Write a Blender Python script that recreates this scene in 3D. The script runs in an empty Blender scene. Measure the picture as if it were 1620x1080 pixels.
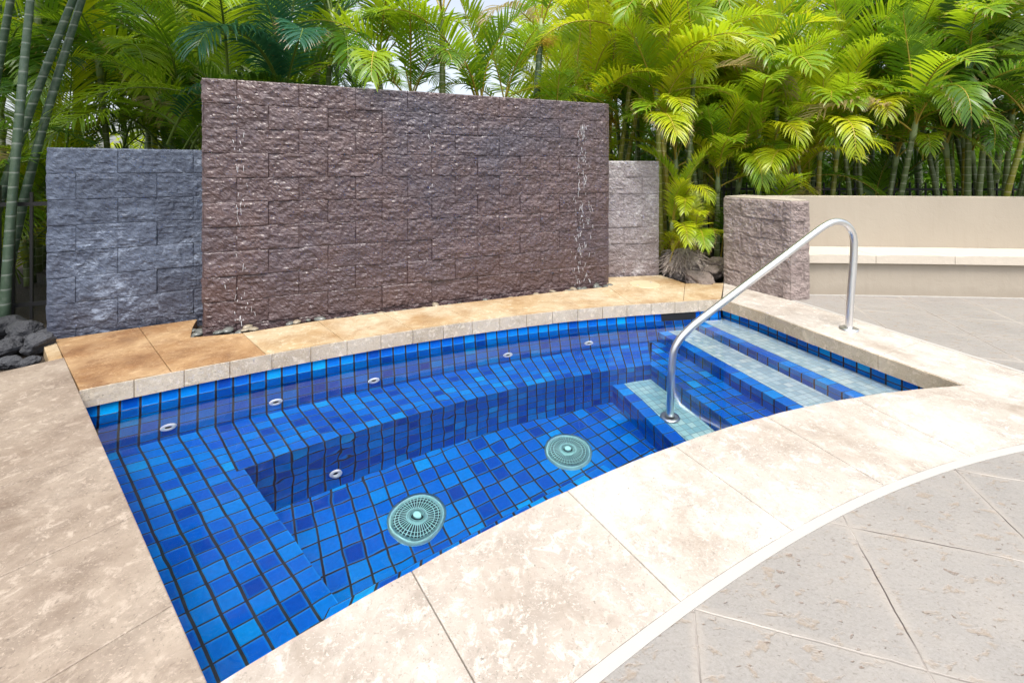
import bpy, bmesh, math, random
import numpy as np
from mathutils import Vector, Matrix
R = math.radians
scene = bpy.context.scene
col = scene.collection
random.seed(7)

# ------------------------------------------------------------------ helpers
def nodes(name):
    m = bpy.data.materials.new(name); m.use_nodes = True
    nt = m.node_tree; nt.nodes.clear()
    out = nt.nodes.new('ShaderNodeOutputMaterial')
    return m, nt, out
class NT:
    """tiny node-tree writer"""
    def __init__(s, name):
        s.m, s.nt, s.out = nodes(name); s.L = s.nt.links
    def n(s, typ, **kw):
        nd = s.nt.nodes.new('ShaderNode' + typ)
        for k, v in kw.items():
            if k == 'ins':
                for kk, vv in v.items(): s.put(nd.inputs[kk], vv)
            else: setattr(nd, k, v)
        return nd
    def put(s, sock, v):
        if isinstance(v, bpy.types.NodeSocket): s.L.new(v, sock)
        elif isinstance(v, bpy.types.Node): s.L.new(v.outputs[0], sock)
        else:
            if isinstance(v, tuple) and len(v) == 3 and sock.type == 'RGBA': v = (*v, 1)
            sock.default_value = v
    def math(s, op, a, b=0.0, c=None):
        nd = s.n('Math', operation=op); s.put(nd.inputs[0], a); s.put(nd.inputs[1], b)
        if c is not None: s.put(nd.inputs[2], c)
        return nd.outputs[0]
    def mix(s, f, a, b, blend='MIX'):
        nd = s.n('Mix', data_type='RGBA', blend_type=blend)
        s.put(nd.inputs[0], f); s.put(nd.inputs[6], a); s.put(nd.inputs[7], b)
        return nd.outputs[2]
    def ramp(s, f, stops, interp='LINEAR'):
        nd = s.n('ValToRGB'); nd.color_ramp.interpolation = interp
        cr = nd.color_ramp
        while len(cr.elements) < len(stops): cr.elements.new(0.5)
        for e, (p, c) in zip(cr.elements, stops):
            e.position = p; e.color = (*c, 1) if isinstance(c, tuple) else (c, c, c, 1)
        s.put(nd.inputs[0], f); return nd.outputs[0]
    def noise(s, vec, scale, detail=4, rough=.55, dist=0.0):
        nd = s.n('TexNoise'); s.put(nd.inputs['Vector'], vec)
        nd.inputs['Scale'].default_value = scale; nd.inputs['Detail'].default_value = detail
        nd.inputs['Roughness'].default_value = rough; nd.inputs['Distortion'].default_value = dist
        return nd.outputs[0]
    def pos(s): return s.n('NewGeometry').outputs['Position']
    def uv(s): return s.n('TexCoord').outputs['UV']
    def obj(s): return s.n('TexCoord').outputs['Object']
    def attr(s, name):
        nd = s.n('Attribute'); nd.attribute_name = name; return nd.outputs['Fac']
    def scale(s, vec, xyz):
        nd = s.n('VectorMath', operation='MULTIPLY'); s.put(nd.inputs[0], vec); nd.inputs[1].default_value = xyz
        return nd.outputs[0]
    def bump(s, h, strength=.4, dist=.01, normal=None):
        nd = s.n('Bump'); nd.inputs['Strength'].default_value = strength; nd.inputs['Distance'].default_value = dist
        s.put(nd.inputs['Height'], h)
        if normal is not None: s.put(nd.inputs['Normal'], normal)
        return nd.outputs[0]
    def principled(s, color, rough=.6, normal=None, **kw):
        p = s.n('BsdfPrincipled'); s.put(p.inputs['Base Color'], color); s.put(p.inputs['Roughness'], rough)
        if normal is not None: s.put(p.inputs['Normal'], normal)
        for k, v in kw.items(): s.put(p.inputs[k.replace('_', ' ')], v)
        s.L.new(p.outputs[0], s.out.inputs[0]); return p

def empty(name, loc=(0, 0, 0), label=None, cat=None, group=None, kind=None):
    o = bpy.data.objects.new(name, None); col.objects.link(o); o.location = loc
    o.empty_display_size = .1
    return tag(o, label, cat, group, kind)
def tag(o, label=None, cat=None, group=None, kind=None):
    if label: o['label'] = label
    if cat: o['category'] = cat
    if group: o['group'] = group
    if kind: o['kind'] = kind
    return o
def link(name, me, parent=None, mat=None, smooth=False):
    o = bpy.data.objects.new(name, me); col.objects.link(o)
    if mat is not None and not me.materials: me.materials.append(mat)
    if parent: o.parent = parent
    if smooth: me.polygons.foreach_set('use_smooth', [True] * len(me.polygons))
    return o
def mesh(name, V, Fc, mat=None, parent=None, smooth=False, uv=None):
    me = bpy.data.meshes.new(name)
    me.from_pydata([tuple(map(float, v)) for v in V], [], [tuple(map(int, f)) for f in Fc]); me.update()
    if uv is not None:
        lay = me.uv_layers.new(name='UVMap')
        idx = np.empty(len(me.loops), dtype=np.int64); me.loops.foreach_get('vertex_index', idx)
        lay.data.foreach_set('uv', np.asarray(uv, dtype=np.float32)[idx].ravel())
    return link(name, me, parent, mat, smooth)
def grid(name, P, UV=None, mat=None, parent=None, smooth=False):
    """P: (n,m,3) array of points -> quads"""
    n, m = P.shape[:2]
    i = np.arange(n * m).reshape(n, m)
    Fc = np.stack([i[:-1, :-1], i[1:, :-1], i[1:, 1:], i[:-1, 1:]], -1).reshape(-1, 4)
    return mesh(name, P.reshape(-1, 3), Fc, mat, parent, smooth, None if UV is None else UV.reshape(-1, 2))
def bm_obj(name, bm, mat=None, parent=None, smooth=False):
    me = bpy.data.meshes.new(name); bm.to_mesh(me); bm.free()
    return link(name, me, parent, mat, smooth)
def slab(name, poly, z0, z1, mat, parent=None, bevel=.005):
    bm = bmesh.new()
    a = sum(p[0] * q[1] - q[0] * p[1] for p, q in zip(poly, poly[1:] + poly[:1]))
    if a < 0: poly = poly[::-1]
    top = [bm.verts.new((p[0], p[1], z1)) for p in poly]; bot = [bm.verts.new((p[0], p[1], z0)) for p in poly]
    bm.faces.new(top); bm.faces.new(bot[::-1])
    n = len(poly)
    for i in range(n): bm.faces.new((bot[i], bot[(i + 1) % n], top[(i + 1) % n], top[i]))
    if bevel:
        bm.edges.ensure_lookup_table()
        es = [e for e in bm.edges if abs(e.verts[0].co.z - z1) < 1e-6 and abs(e.verts[1].co.z - z1) < 1e-6]
        bmesh.ops.bevel(bm, geom=es, offset=bevel, segments=2, profile=.5, affect='EDGES')
    return bm_obj(name, bm, mat, parent)
def sheet(name, outer, z, mat, holes=(), parent=None):
    bm = bmesh.new(); es = []
    for lp in [outer, *holes]:
        vs = [bm.verts.new((p[0], p[1], z)) for p in lp]
        es += [bm.edges.new((vs[i], vs[(i + 1) % len(vs)])) for i in range(len(vs))]
    bmesh.ops.triangle_fill(bm, use_beauty=True, edges=es)
    for f in bm.faces:
        if f.normal.z < 0: f.normal_flip()
    return bm_obj(name, bm, mat, parent)
def tube_mesh(bm, pts, rad, seg=10, cap=True, mi=0):
    pts = [Vector(p) for p in pts]
    if not hasattr(rad, '__len__'): rad = [rad] * len(pts)
    T0 = (pts[1] - pts[0]).normalized()
    up = Vector((0, 0, 1)) if abs(T0.z) < .9 else Vector((1, 0, 0))
    u = T0.cross(up).normalized(); rings = []
    for i, p in enumerate(pts):
        T = (pts[min(i + 1, len(pts) - 1)] - pts[max(i - 1, 0)]).normalized()
        u = (u - T * u.dot(T)).normalized(); v = T.cross(u)
        rings.append([bm.verts.new(p + (u * math.cos(2 * math.pi * k / seg) + v * math.sin(2 * math.pi * k / seg)) * rad[i]) for k in range(seg)])
    for a, b in zip(rings, rings[1:]):
        for k in range(seg):
            f = bm.faces.new((a[k], a[(k + 1) % seg], b[(k + 1) % seg], b[k])); f.smooth = True; f.material_index = mi
    if cap:
        for r_, fl in ((rings[0], True), (rings[-1], False)):
            f = bm.faces.new(r_[::-1] if fl else r_); f.material_index = mi
def box_bm(bm, c, s, rot=0.0):
    m = Matrix.Translation(c) @ Matrix.Rotation(rot, 4, 'Z') @ Matrix.Diagonal((*s, 1))
    bmesh.ops.create_cube(bm, size=1, matrix=m)

# value noise (numpy)
def _h(ix, iy, iz, seed):
    n = (ix.astype(np.int64) * 374761393 + iy.astype(np.int64) * 668265263 + iz.astype(np.int64) * 2147483647 + seed * 974711) & 0xffffffff
    n = ((n ^ (n >> 13)) * 1274126177) & 0xffffffff
    n = (n ^ (n >> 16)) * 2246822519 & 0xffffffff
    return ((n ^ (n >> 15)) & 0xffffff) / float(0xffffff)
def vn(p, seed=0):
    i = np.floor(p).astype(np.int64); f = p - i; f = f * f * f * (f * (f * 6 - 15) + 10)
    r = 0
    for dx in (0, 1):
        for dy in (0, 1):
            for dz in (0, 1):
                w = (f[:, 0] if dx else 1 - f[:, 0]) * (f[:, 1] if dy else 1 - f[:, 1]) * (f[:, 2] if dz else 1 - f[:, 2])
                r = r + w * _h(i[:, 0] + dx, i[:, 1] + dy, i[:, 2] + dz, seed)
    return r * 2 - 1
def fbm(p, oct=4, seed=0, gain=.5, ridged=False):
    a, r, s = 1., 0., 0.
    for k in range(oct):
        v = vn(p * 2 ** k + 17.3 * k, seed + k)
        if ridged: v = 1 - 2 * np.abs(v)
        r = r + a * v; s += a; a *= gain
    return r / s

# ------------------------------------------------------------------ materials
def tile_mat(name, su, sv, cols, grout, gu=.012, gv=.006, rough=.12, wob=.0015, rim=.25):
    t = NT(name); uv = t.uv()
    nz = t.n('TexNoise'); t.put(nz.inputs['Vector'], uv); nz.inputs['Scale'].default_value = 14; nz.inputs['Detail'].default_value = 2
    w = t.n('VectorMath', operation='MULTIPLY_ADD'); t.put(w.inputs[0], nz.outputs['Color']); w.inputs[1].default_value = (wob * 2,) * 3; t.put(w.inputs[2], uv)
    sp = t.n('SeparateXYZ'); t.put(sp.inputs[0], w.outputs[0])
    U = t.math('DIVIDE', sp.outputs[0], su); V = t.math('DIVIDE', sp.outputs[1], sv)
    fu = t.math('FRACT', U); fv = t.math('FRACT', V)
    cell = t.n('CombineXYZ'); t.put(cell.inputs[0], t.math('FLOOR', U)); t.put(cell.inputs[1], t.math('FLOOR', V))
    wn = t.n('TexWhiteNoise'); wn.noise_dimensions = '2D'; t.put(wn.inputs['Vector'], cell)
    base = t.ramp(wn.outputs['Value'], cols)
    du = t.math('MULTIPLY', t.math('SUBTRACT', .5, t.math('ABSOLUTE', t.math('SUBTRACT', fu, .5))), su)
    dv = t.math('MULTIPLY', t.math('SUBTRACT', .5, t.math('ABSOLUTE', t.math('SUBTRACT', fv, .5))), sv)
    d = t.math('MINIMUM', t.math('SUBTRACT', du, gu / 2), t.math('SUBTRACT', dv, gv / 2))
    def smooth(x, a, b):
        mr = t.n('MapRange', interpolation_type='SMOOTHSTEP'); t.put(mr.inputs[0], x)
        mr.inputs[1].default_value = a; mr.inputs[2].default_value = b; return mr.outputs[0]
    m = smooth(d, -.0012, .0012)
    rimf = t.math('MULTIPLY', t.math('SUBTRACT', 1.0, smooth(d, .002, .012)), rim)
    mot = t.noise(uv, 45, 4, .6)
    base = t.mix(t.math('MULTIPLY', t.math('SUBTRACT', mot, .35), .9), base, t.mix(.5, base, (.0, .01, .05) if rim > .1 else (.5, .5, .45)))
    base = t.mix(rimf, base, cols[-1][1])
    gr = t.mix(t.noise(uv, 9, 3), grout, tuple(c * .45 for c in grout))
    c = t.mix(m, gr, base)
    h = t.math('ADD', smooth(d, -.002, .006), t.math('MULTIPLY', t.noise(uv, 30, 2), .15))
    r = t.mix(m, (.8,) * 3, (rough,) * 3)
    t.principled(c, r, t.bump(h, .5, .004), Specular_IOR_Level=.22)
    return t.m
BLUE = [(0.0, (.002, .050, .34)), (.2, (.002, .090, .51)), (.55, (.002, .142, .60)), (.92, (.002, .20, .66)), (1.0, (.003, .31, .73))]
GROUT = (.036, .036, .046)
M_tile = tile_mat('glazed_blue_tile', .098, .098, BLUE, GROUT, .013, .0085)
M_tilef = tile_mat('floor_blue_tile', .106, .106, BLUE, GROUT, .012, .010)
M_tiler = tile_mat('riser_blue_tile', .098, .0883, BLUE, GROUT, .012, .0085)
M_nose = tile_mat('nosing_blue_tile', .098, .105, BLUE[1:4] + [(.95, (.003, .16, .66)), (1.0, (.005, .26, .72))], GROUT, .006, .006)
AQ = [(0, (.19, .41, .49)), (.4, (.26, .49, .55)), (.8, (.32, .55, .58)), (1, (.42, .60, .60))]
M_aqua = tile_mat('aqua_mosaic', .052, .052, AQ, (.19, .32, .34), .004, .004, .25, .0008, .05)
PALE = [(0, (.27, .39, .47)), (.4, (.37, .49, .56)), (.8, (.44, .55, .60)), (1, (.54, .60, .60))]
M_pale = tile_mat('pale_mosaic', .052, .052, PALE, (.34, .40, .41), .004, .004, .25, .0008, .05)

def coping_mat(name, light, dark, stain, stain_lo, stain_hi, face=False):
    t = NT(name); p = t.pos()
    n1 = t.noise(p, 1.1, 5, .6, .4); n2 = t.noise(p, 6, 6, .65, .3); n3 = t.noise(t.scale(p, (1, 1, 1)), 46, 5, .7)
    c = t.mix(t.ramp(n1, [(.36, 0.), (.66, 1.)]), light, dark)
    c = t.mix(t.math('MULTIPLY', t.ramp(n2, [(.45, 0.), (.7, 1.)]), .55), c, tuple(x * .62 for x in dark))
    pale = t.ramp(t.noise(p, 17, 6, .75, .6), [(.53, 0.), (.62, 1.)])
    c = t.mix(t.math('MULTIPLY', pale, .75), c, tuple(min(.82, x * 1.18 + .03) for x in light))
    if stain is not None:
        a, b = stain
        sf = t.ramp(t.noise(p, 2.1, 7, .68, .35), [(stain_lo, 0.), (stain_hi, 1.)])
        c = t.mix(t.math('MULTIPLY', sf, .9), c, t.mix(t.ramp(t.noise(p, 4.2, 7, .7, .3), [(.35, 0.), (.68, 1.)]), a, b))
    fl = t.ramp(t.noise(t.scale(p, (1, 1.5, 1)), 75, 5, .7, .8), [(.56, 0.), (.64, 1.)])
    c = t.mix(t.math('MULTIPLY', fl, t.math('MULTIPLY', t.ramp(n2, [(.35, 0.), (.6, 1.)]), .6)), c, tuple(min(.8, x * 1.45) for x in light))
    fd = t.ramp(t.noise(t.scale(p, (1.4, 1, 1)), 58, 5, .7, .8), [(.57, 0.), (.66, 1.)])
    c = t.mix(t.math('MULTIPLY', fd, .55), c, tuple(x * .6 for x in dark))
    pits = t.ramp(n3, [(.29, 0.), (.37, 1.)])
    c = t.mix(t.math('MULTIPLY', t.math('SUBTRACT', 1., pits), .75), c, tuple(x * .3 for x in dark))
    crack = t.n('TexVoronoi'); t.put(crack.inputs['Vector'], t.scale(p, (1, 1, 1))); crack.inputs['Scale'].default_value = 120
    spk = t.math('MULTIPLY', t.ramp(crack.outputs['Distance'], [(.10, 1.), (.22, 0.)]), t.ramp(t.noise(p, 8, 3), [(.5, 0.), (.62, 1.)]))
    c = t.mix(t.math('MULTIPLY', spk, .7), c, tuple(x * .35 for x in dark))
    h = t.math('ADD', t.math('MULTIPLY', t.noise(p, 60, 6, .75, .5), .7), t.math('ADD', t.math('MULTIPLY', pits, .5), t.math('MULTIPLY', t.noise(p, 14, 4, .6), .8)))
    t.principled(c, t.ramp(n2, [(.3, .42), (.7, .68)]), t.bump(h, .8 if face else .45, .006 if face else .004))
    return t.m
M_cfront = coping_mat('cream_travertine', (.47, .43, .385), (.335, .285, .24), ((.275, .22, .175), (.22, .175, .135)), .50, .70)
M_cright = coping_mat('lit_cream_travertine', (.51, .475, .43), (.375, .325, .28), ((.31, .255, .205), (.25, .20, .155)), .50, .71)  # lighter copy of the cream stone, strong light on the right painted in
M_cleft = coping_mat('shaded_weathered_travertine', (.325, .268, .215), (.21, .16, .122), ((.16, .112, .082), (.11, .075, .053)), .47, .68)  # real stains on a base darkened to paint in the left side's shade
M_cback = coping_mat('iron_stained_travertine', (.50, .42, .30), (.42, .295, .155), ((.33, .19, .07), (.23, .125, .045)), .44, .66)
M_cdark = coping_mat('rust_stained_travertine', (.46, .32, .18), (.31, .165, .06), ((.23, .11, .04), (.125, .056, .024)), .38, .64)
M_face = coping_mat('coping_face_stone', (.58, .51, .41), (.45, .37, .275), ((.40, .29, .18), (.33, .23, .15)), .56, .78, True)
M_facer = coping_mat('tan_coping_face_stone', (.60, .49, .35), (.45, .34, .21), ((.44, .31, .18), (.36, .25, .15)), .52, .75, True)
def plain(name, c, rough=.7, nscale=20, var=.2, bump=.2, dist=.004, **kw):
    t = NT(name); p = t.pos(); n = t.noise(p, nscale, 5, .6)
    cc = t.mix(n, tuple(x * (1 - var) for x in c), tuple(min(1, x * (1 + var)) for x in c))
    t.principled(cc, rough, t.bump(t.noise(p, nscale * 3, 4, .6), bump, dist), **kw); return t.m
M_strip = plain('white_grout_band', (.40, .385, .36), .7, 9, .04, .15)
M_bed = plain('mortar_bed', (.36, .30, .24), .9, 25, .3)
def stucco():
    t = NT('beige_stucco'); p = t.pos(); sp = t.n('SeparateXYZ'); t.put(sp.inputs[0], p)
    drip = t.ramp(t.noise(t.scale(p, (9, 9, .8)), 1.6, 5, .65), [(.5, 0.), (.72, 1.)]); blot = t.noise(p, 2.2, 5, .6)
    c = t.mix(blot, (.335, .292, .235), (.375, .332, .272)); c = t.mix(t.math('MULTIPLY', drip, .10), c, (.22, .185, .14))
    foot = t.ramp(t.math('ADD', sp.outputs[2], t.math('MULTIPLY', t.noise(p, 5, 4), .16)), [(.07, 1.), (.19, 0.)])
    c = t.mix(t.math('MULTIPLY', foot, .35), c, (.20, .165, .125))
    t.principled(c, .85, t.bump(t.math('ADD', t.noise(p, 9, 6, .7, .6), t.math('MULTIPLY', t.noise(p, 80, 3), .3)), .5, .008)); return t.m
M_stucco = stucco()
M_seat = plain('cream_seat_stone', (.53, .475, .40), .6, 14, .1, .6, .004)
M_soil = plain('dark_mulch', (.045, .032, .022), .95, 18, .6, 1, .03)

def paving_mat():
    t = NT('stamped_grey_paving'); p = t.pos()
    sp = t.n('SeparateXYZ'); t.put(sp.inputs[0], p); X, Y = sp.outputs[0], sp.outputs[1]
    wob = t.math('MULTIPLY', t.math('SUBTRACT', t.noise(p, 7, 3), .5), .012)
    # two joint families, a = across direction -17 deg, b = across 73 deg
    ca, sa = math.cos(R(72.9)), math.sin(R(72.9))
    b = t.math('ADD', t.math('ADD', t.math('MULTIPLY', X, ca), t.math('MULTIPLY', Y, sa)), wob)
    a = t.math('ADD', t.math('ADD', t.math('MULTIPLY', X, sa), t.math('MULTIPLY', Y, -ca)), wob)
    def joint(v, off, step):
        q = t.math('DIVIDE', t.math('SUBTRACT', v, off), step)
        f = t.math('ABSOLUTE', t.math('SUBTRACT', t.math('FRACT', t.math('ADD', q, .5)), .5))
        return t.math('MULTIPLY', f, step)
    d = t.math('MINIMUM', joint(a, .683, .565), joint(b, 1.440, .495))
    def smooth(x, lo, hi):
        mr = t.n('MapRange', interpolation_type='SMOOTHSTEP'); t.put(mr.inputs[0], x)
        mr.inputs[1].default_value = lo; mr.inputs[2].default_value = hi; return mr.outputs[0]
    n1 = t.noise(p, .9, 5, .6, .5); n2 = t.noise(p, 5, 6, .65, .4)
    c = t.mix(t.ramp(n1, [(.35, 0.), (.65, 1.)]), (.245, .228, .21), (.205, .193, .18))
    c = t.mix(t.math('MULTIPLY', t.ramp(n2, [(.45, 0.), (.68, 1.)]), .5), c, (.27, .245, .215))
    blot = t.ramp(t.noise(t.scale(p, (1, 1.6, 1)), 15, 4, .6, .4), [(.57, 0.), (.65, 1.)])
    c = t.mix(t.math('MULTIPLY', blot, .6), c, (.235, .17, .11))
    pit = t.ramp(t.noise(t.scale(p, (1, 1.8, 1)), 26, 3, .55, .3), [(.655, 0.), (.69, 1.)])
    c = t.mix(t.math('MULTIPLY', pit, .8), c, (.14, .09, .06))
    g1 = t.ramp(t.noise(t.scale(p, (1, 1.4, 1)), 95, 5, .75, .5), [(.36, 0.), (.64, 1.)])
    c = t.mix(t.math('MULTIPLY', g1, .45), c, (.33, .315, .30)); g2 = t.ramp(t.noise(t.scale(p, (1, 1.8, 1)), 70, 5, .7, .6), [(.58, 0.), (.66, 1.)])
    c = t.mix(t.math('MULTIPLY', g2, .55), c, (.12, .10, .085))
    near = t.math('SUBTRACT', 1., smooth(d, .006, .03))
    c = t.mix(t.math('MULTIPLY', near, t.math('MULTIPLY', t.noise(p, 3, 3), .75)), c, (.33, .295, .26))
    jm = t.math('SUBTRACT', 1., smooth(d, .001, .0032))
    side = t.ramp(t.noise(p, 1.7, 3), [(.45, 0.), (.6, 1.)])
    c = t.mix(jm, c, t.mix(side, (.06, .045, .04), (.45, .41, .37)))
    h = t.math('ADD', t.math('MULTIPLY', smooth(d, .001, .004), .6), t.math('MULTIPLY', t.noise(p, 38, 6, .7, .4), .55))
    h = t.math('SUBTRACT', t.math('ADD', h, t.math('MULTIPLY', t.noise(p, 9, 4, .6), .7)), t.math('ADD', pit, t.math('MULTIPLY', blot, .4)))
    t.principled(c, t.ramp(n2, [(.3, .45), (.7, .7)]), t.bump(h, .55, .006))
    return t.m
M_pave = paving_mat()

def block_mat(name, c1, c2, c3, rough, wet=0., white=None, wlo=.55, whi=.66, lowtint=None, patch=None):
    t = NT(name); p = t.pos()
    b = t.attr('blk'); j = t.attr('joint')
    n1 = t.noise(p, 9, 6, .65, .3); n2 = t.noise(p, 42, 6, .7)
    c = t.mix(b, c1, c2)
    c = t.mix(t.math('MULTIPLY', t.ramp(n1, [(.38, 0.), (.64, 1.)]), .75), c, c3)
    c = t.mix(t.math('MULTIPLY', t.ramp(n2, [(.45, 0.), (.62, 1.)]), .45), c, tuple(x * .45 for x in c1))
    if patch is not None: c = t.mix(t.math('MULTIPLY', t.ramp(t.noise(p, .85, 3, .5), [(.5, 0.), (.66, 1.)]), .55), c, patch)
    if lowtint is not None:
        sp = t.n('SeparateXYZ'); t.put(sp.inputs[0], p)
        f = t.math('ADD', t.math('MULTIPLY', sp.outputs[2], -1.4), t.math('MULTIPLY', t.noise(p, 2.2, 4), 1.6))
        c = t.mix(t.math('MULTIPLY', t.ramp(f, [(.0, 0.), (.75, 1.)]), .55), c, lowtint)
    if white is not None:
        big = t.noise(p, 1.8, 4, .6, .5); fine = t.noise(t.scale(p, (1, 1, 1.5)), 13, 6, .72, .8)
        f = t.math('ADD', t.math('MULTIPLY', big, .5), t.math('MULTIPLY', fine, .55))
        c = t.mix(t.ramp(f, [(wlo, 0.), (whi, 1.)]), c, white)
    c = t.mix(t.math('MULTIPLY', j, .4), c, tuple(x * .3 for x in c1))
    h = t.math('ADD', t.noise(p, 48, 6, .75, .6), t.math('MULTIPLY', t.noise(p, 150, 3, .6), .35))
    rr = t.ramp(t.noise(p, 5, 4), [(.3, rough - .06), (.7, rough + .12)])
    t.principled(c, rr, t.bump(h, .75, .007), Coat_Weight=wet, Coat_Roughness=.18)
    return t.m
M_brown = block_mat('wet_brown_split_block', (.088, .054, .054), (.124, .080, .079), (.086, .062, .074), .42, .32, lowtint=(.078, .042, .038), patch=(.045, .051, .080))
M_shadeblue = block_mat('shade_blue_split_block', (.048, .062, .100), (.078, .100, .155), (.115, .145, .21), .62, .1, (.27, .325, .43), .56, .69, lowtint=(.040, .036, .052))  # bluish sky-lit shade is painted into these block colours
M_lilac = block_mat('lilac_grey_split_block', (.27, .245, .26), (.33, .30, .315), (.235, .20, .21), .75, 0., (.54, .52, .54), .54, .68, lowtint=(.18, .13, .125))
M_pill = block_mat('mauve_brown_split_block', (.275, .225, .21), (.345, .285, .265), (.22, .17, .16), .8, 0., (.50, .45, .42), .58, .72)

def leaf_mat(name, c1, c2, c3, trans):
    t = NT(name); uv = t.n('SeparateXYZ'); t.put(uv.inputs[0], t.uv())
    rnd = t.n('ObjectInfo').outputs['Random']
    rnd2 = t.math('FRACT', t.math('MULTIPLY', rnd, 7.13))
    c = t.mix(rnd, c1, c2)
    c = t.mix(t.ramp(t.noise(t.obj(), 2.6, 3), [(.35, 0.), (.7, 1.)]), c, c3)
    tip = t.math('MULTIPLY', t.ramp(t.math('ADD', uv.outputs[1], t.math('MULTIPLY', t.noise(t.obj(), 12, 2), .25)), [(1.02, 0.), (1.12, 1.)] if False else [(.96, 0.), (1.0, 1.)]), t.ramp(rnd2, [(.45, 0.), (.6, .85)]))
    c = t.mix(tip, c, (.33, .21, .09))
    tc = t.mix(.55, c, trans)
    pr = t.n('BsdfPrincipled'); t.put(pr.inputs['Base Color'], c); pr.inputs['Roughness'].default_value = .34
    tr = t.n('BsdfTranslucent'); t.put(tr.inputs['Color'], tc)
    mx = t.n('MixShader'); mx.inputs[0].default_value = .45
    t.L.new(pr.outputs[0], mx.inputs[1]); t.L.new(tr.outputs[0], mx.inputs[2]); t.L.new(mx.outputs[0], t.out.inputs[0])
    return t.m
LEAF = {
    'gold': leaf_mat('yellow_green_leaf', (.42, .48, .010), (.56, .54, .012), (.30, .42, .012), (.74, .80, .02)),
    'bright': leaf_mat('bright_green_leaf', (.23, .37, .010), (.36, .45, .012), (.14, .29, .012), (.55, .72, .02)),
    'mid': leaf_mat('mid_green_leaf', (.08, .20, .012), (.15, .27, .014), (.05, .15, .014), (.34, .54, .02)),
    'dark': leaf_mat('deep_green_leaf', (.030, .095, .014), (.06, .14, .018), (.024, .075, .018), (.22, .40, .03)),
    'teal': leaf_mat('blue_green_leaf', (.024, .125, .085), (.045, .165, .10), (.024, .10, .05), (.10, .30, .11)),
    'dry': leaf_mat('dry_straw_leaf', (.40, .32, .17), (.46, .36, .18), (.33, .27, .13), (.46, .36, .15)),
}
M_rachis = plain('golden_leaf_stalk', (.36, .27, .035), .45, 6, .25, .1)
M_rachisg = plain('green_leaf_stalk', (.13, .19, .03), .45, 6, .3, .1)
def stem_mat(name, c1, c2, ring, step=.105):
    t = NT(name); o = t.obj(); sp = t.n('SeparateXYZ'); t.put(sp.inputs[0], o)
    rnd = t.n('ObjectInfo').outputs['Random']
    z = t.math('ADD', sp.outputs[2], t.math('MULTIPLY', t.noise(o, 8, 2), .012))
    f = t.math('FRACT', t.math('DIVIDE', z, step))
    r = t.ramp(f, [(0.0, 1.), (.075, 1.), (.11, 0.), (.93, 0.), (.99, .4)])
    c = t.mix(t.ramp(t.math('ADD', t.math('MULTIPLY', t.noise(o, 3.5, 4), .7), t.math('MULTIPLY', rnd, .3)), [(.3, 0.), (.65, 1.)]), c1, c2)
    c = t.mix(t.math('MULTIPLY', t.ramp(t.noise(o, 20, 4), [(.5, 0.), (.7, 1.)]), .3), c, ring)
    c = t.mix(t.math('MULTIPLY', r, .8), c, ring)
    t.principled(c, .42, t.bump(t.math('SUBTRACT', t.noise(o, 30, 3), r), .3, .006)); return t.m
STEM = {'green': stem_mat('ringed_green_cane', (.085, .125, .045), (.15, .19, .06), (.42, .42, .33)),
        'yellow': stem_mat('ringed_yellow_cane', (.33, .25, .025), (.22, .24, .03), (.52, .45, .28)),
        'grey': stem_mat('ringed_grey_trunk', (.085, .075, .06), (.14, .12, .095), (.30, .28, .24), .085),
        'blue': stem_mat('ringed_blue_green_cane', (.045, .085, .055), (.085, .135, .09), (.30, .34, .30), .12)}
M_shaft = plain('pale_green_crownshaft', (.25, .31, .15), .45, 7, .3, .1)
M_root = plain('fibrous_root_grey', (.40, .34, .30), .95, 20, .5, .8, .02)
M_flower = plain('yellow_flower_stalks', (.48, .33, .02), .6, 15, .3)
M_iron = plain('black_iron', (.012, .012, .014), .45, 30, .2)
M_lava = plain('dark_lava_rock', (.045, .047, .055), .8, 9, .5, 1, .03)
M_pebble = plain('wet_river_pebble', (.12, .125, .115), .25, 12, .5, .2)
M_pebble2 = plain('tan_river_pebble', (.26, .22, .16), .35, 12, .4, .2)
M_rock = plain('brown_grey_rock', (.21, .17, .15), .85, 8, .45, 1, .03)
def steel():
    t = NT('brushed_steel'); o = t.pos()
    n = t.noise(t.scale(o, (20, 20, 3)), 9, 4)
    t.principled(t.ramp(n, [(.3, (.70, .70, .71)), (.7, (.76, .76, .76))]), t.ramp(n, [(.3, .30), (.7, .38)]), Metallic=1.0); return t.m
M_steel = steel()
M_white = plain('white_fitting_plastic', (.78, .80, .80), .35, 20, .03, .05)
M_darkhole = plain('dark_recess', (.004, .005, .008), .8, 20, .1)
M_drain = plain('pale_teal_grate', (.42, .80, .80), .4, 30, .08, .05)
M_draind = plain('dark_sump', (.008, .05, .065), .6, 30, .1)
M_lid = plain('cream_lid_plastic', (.50, .42, .27), .5, 14, .05, .1)

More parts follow.
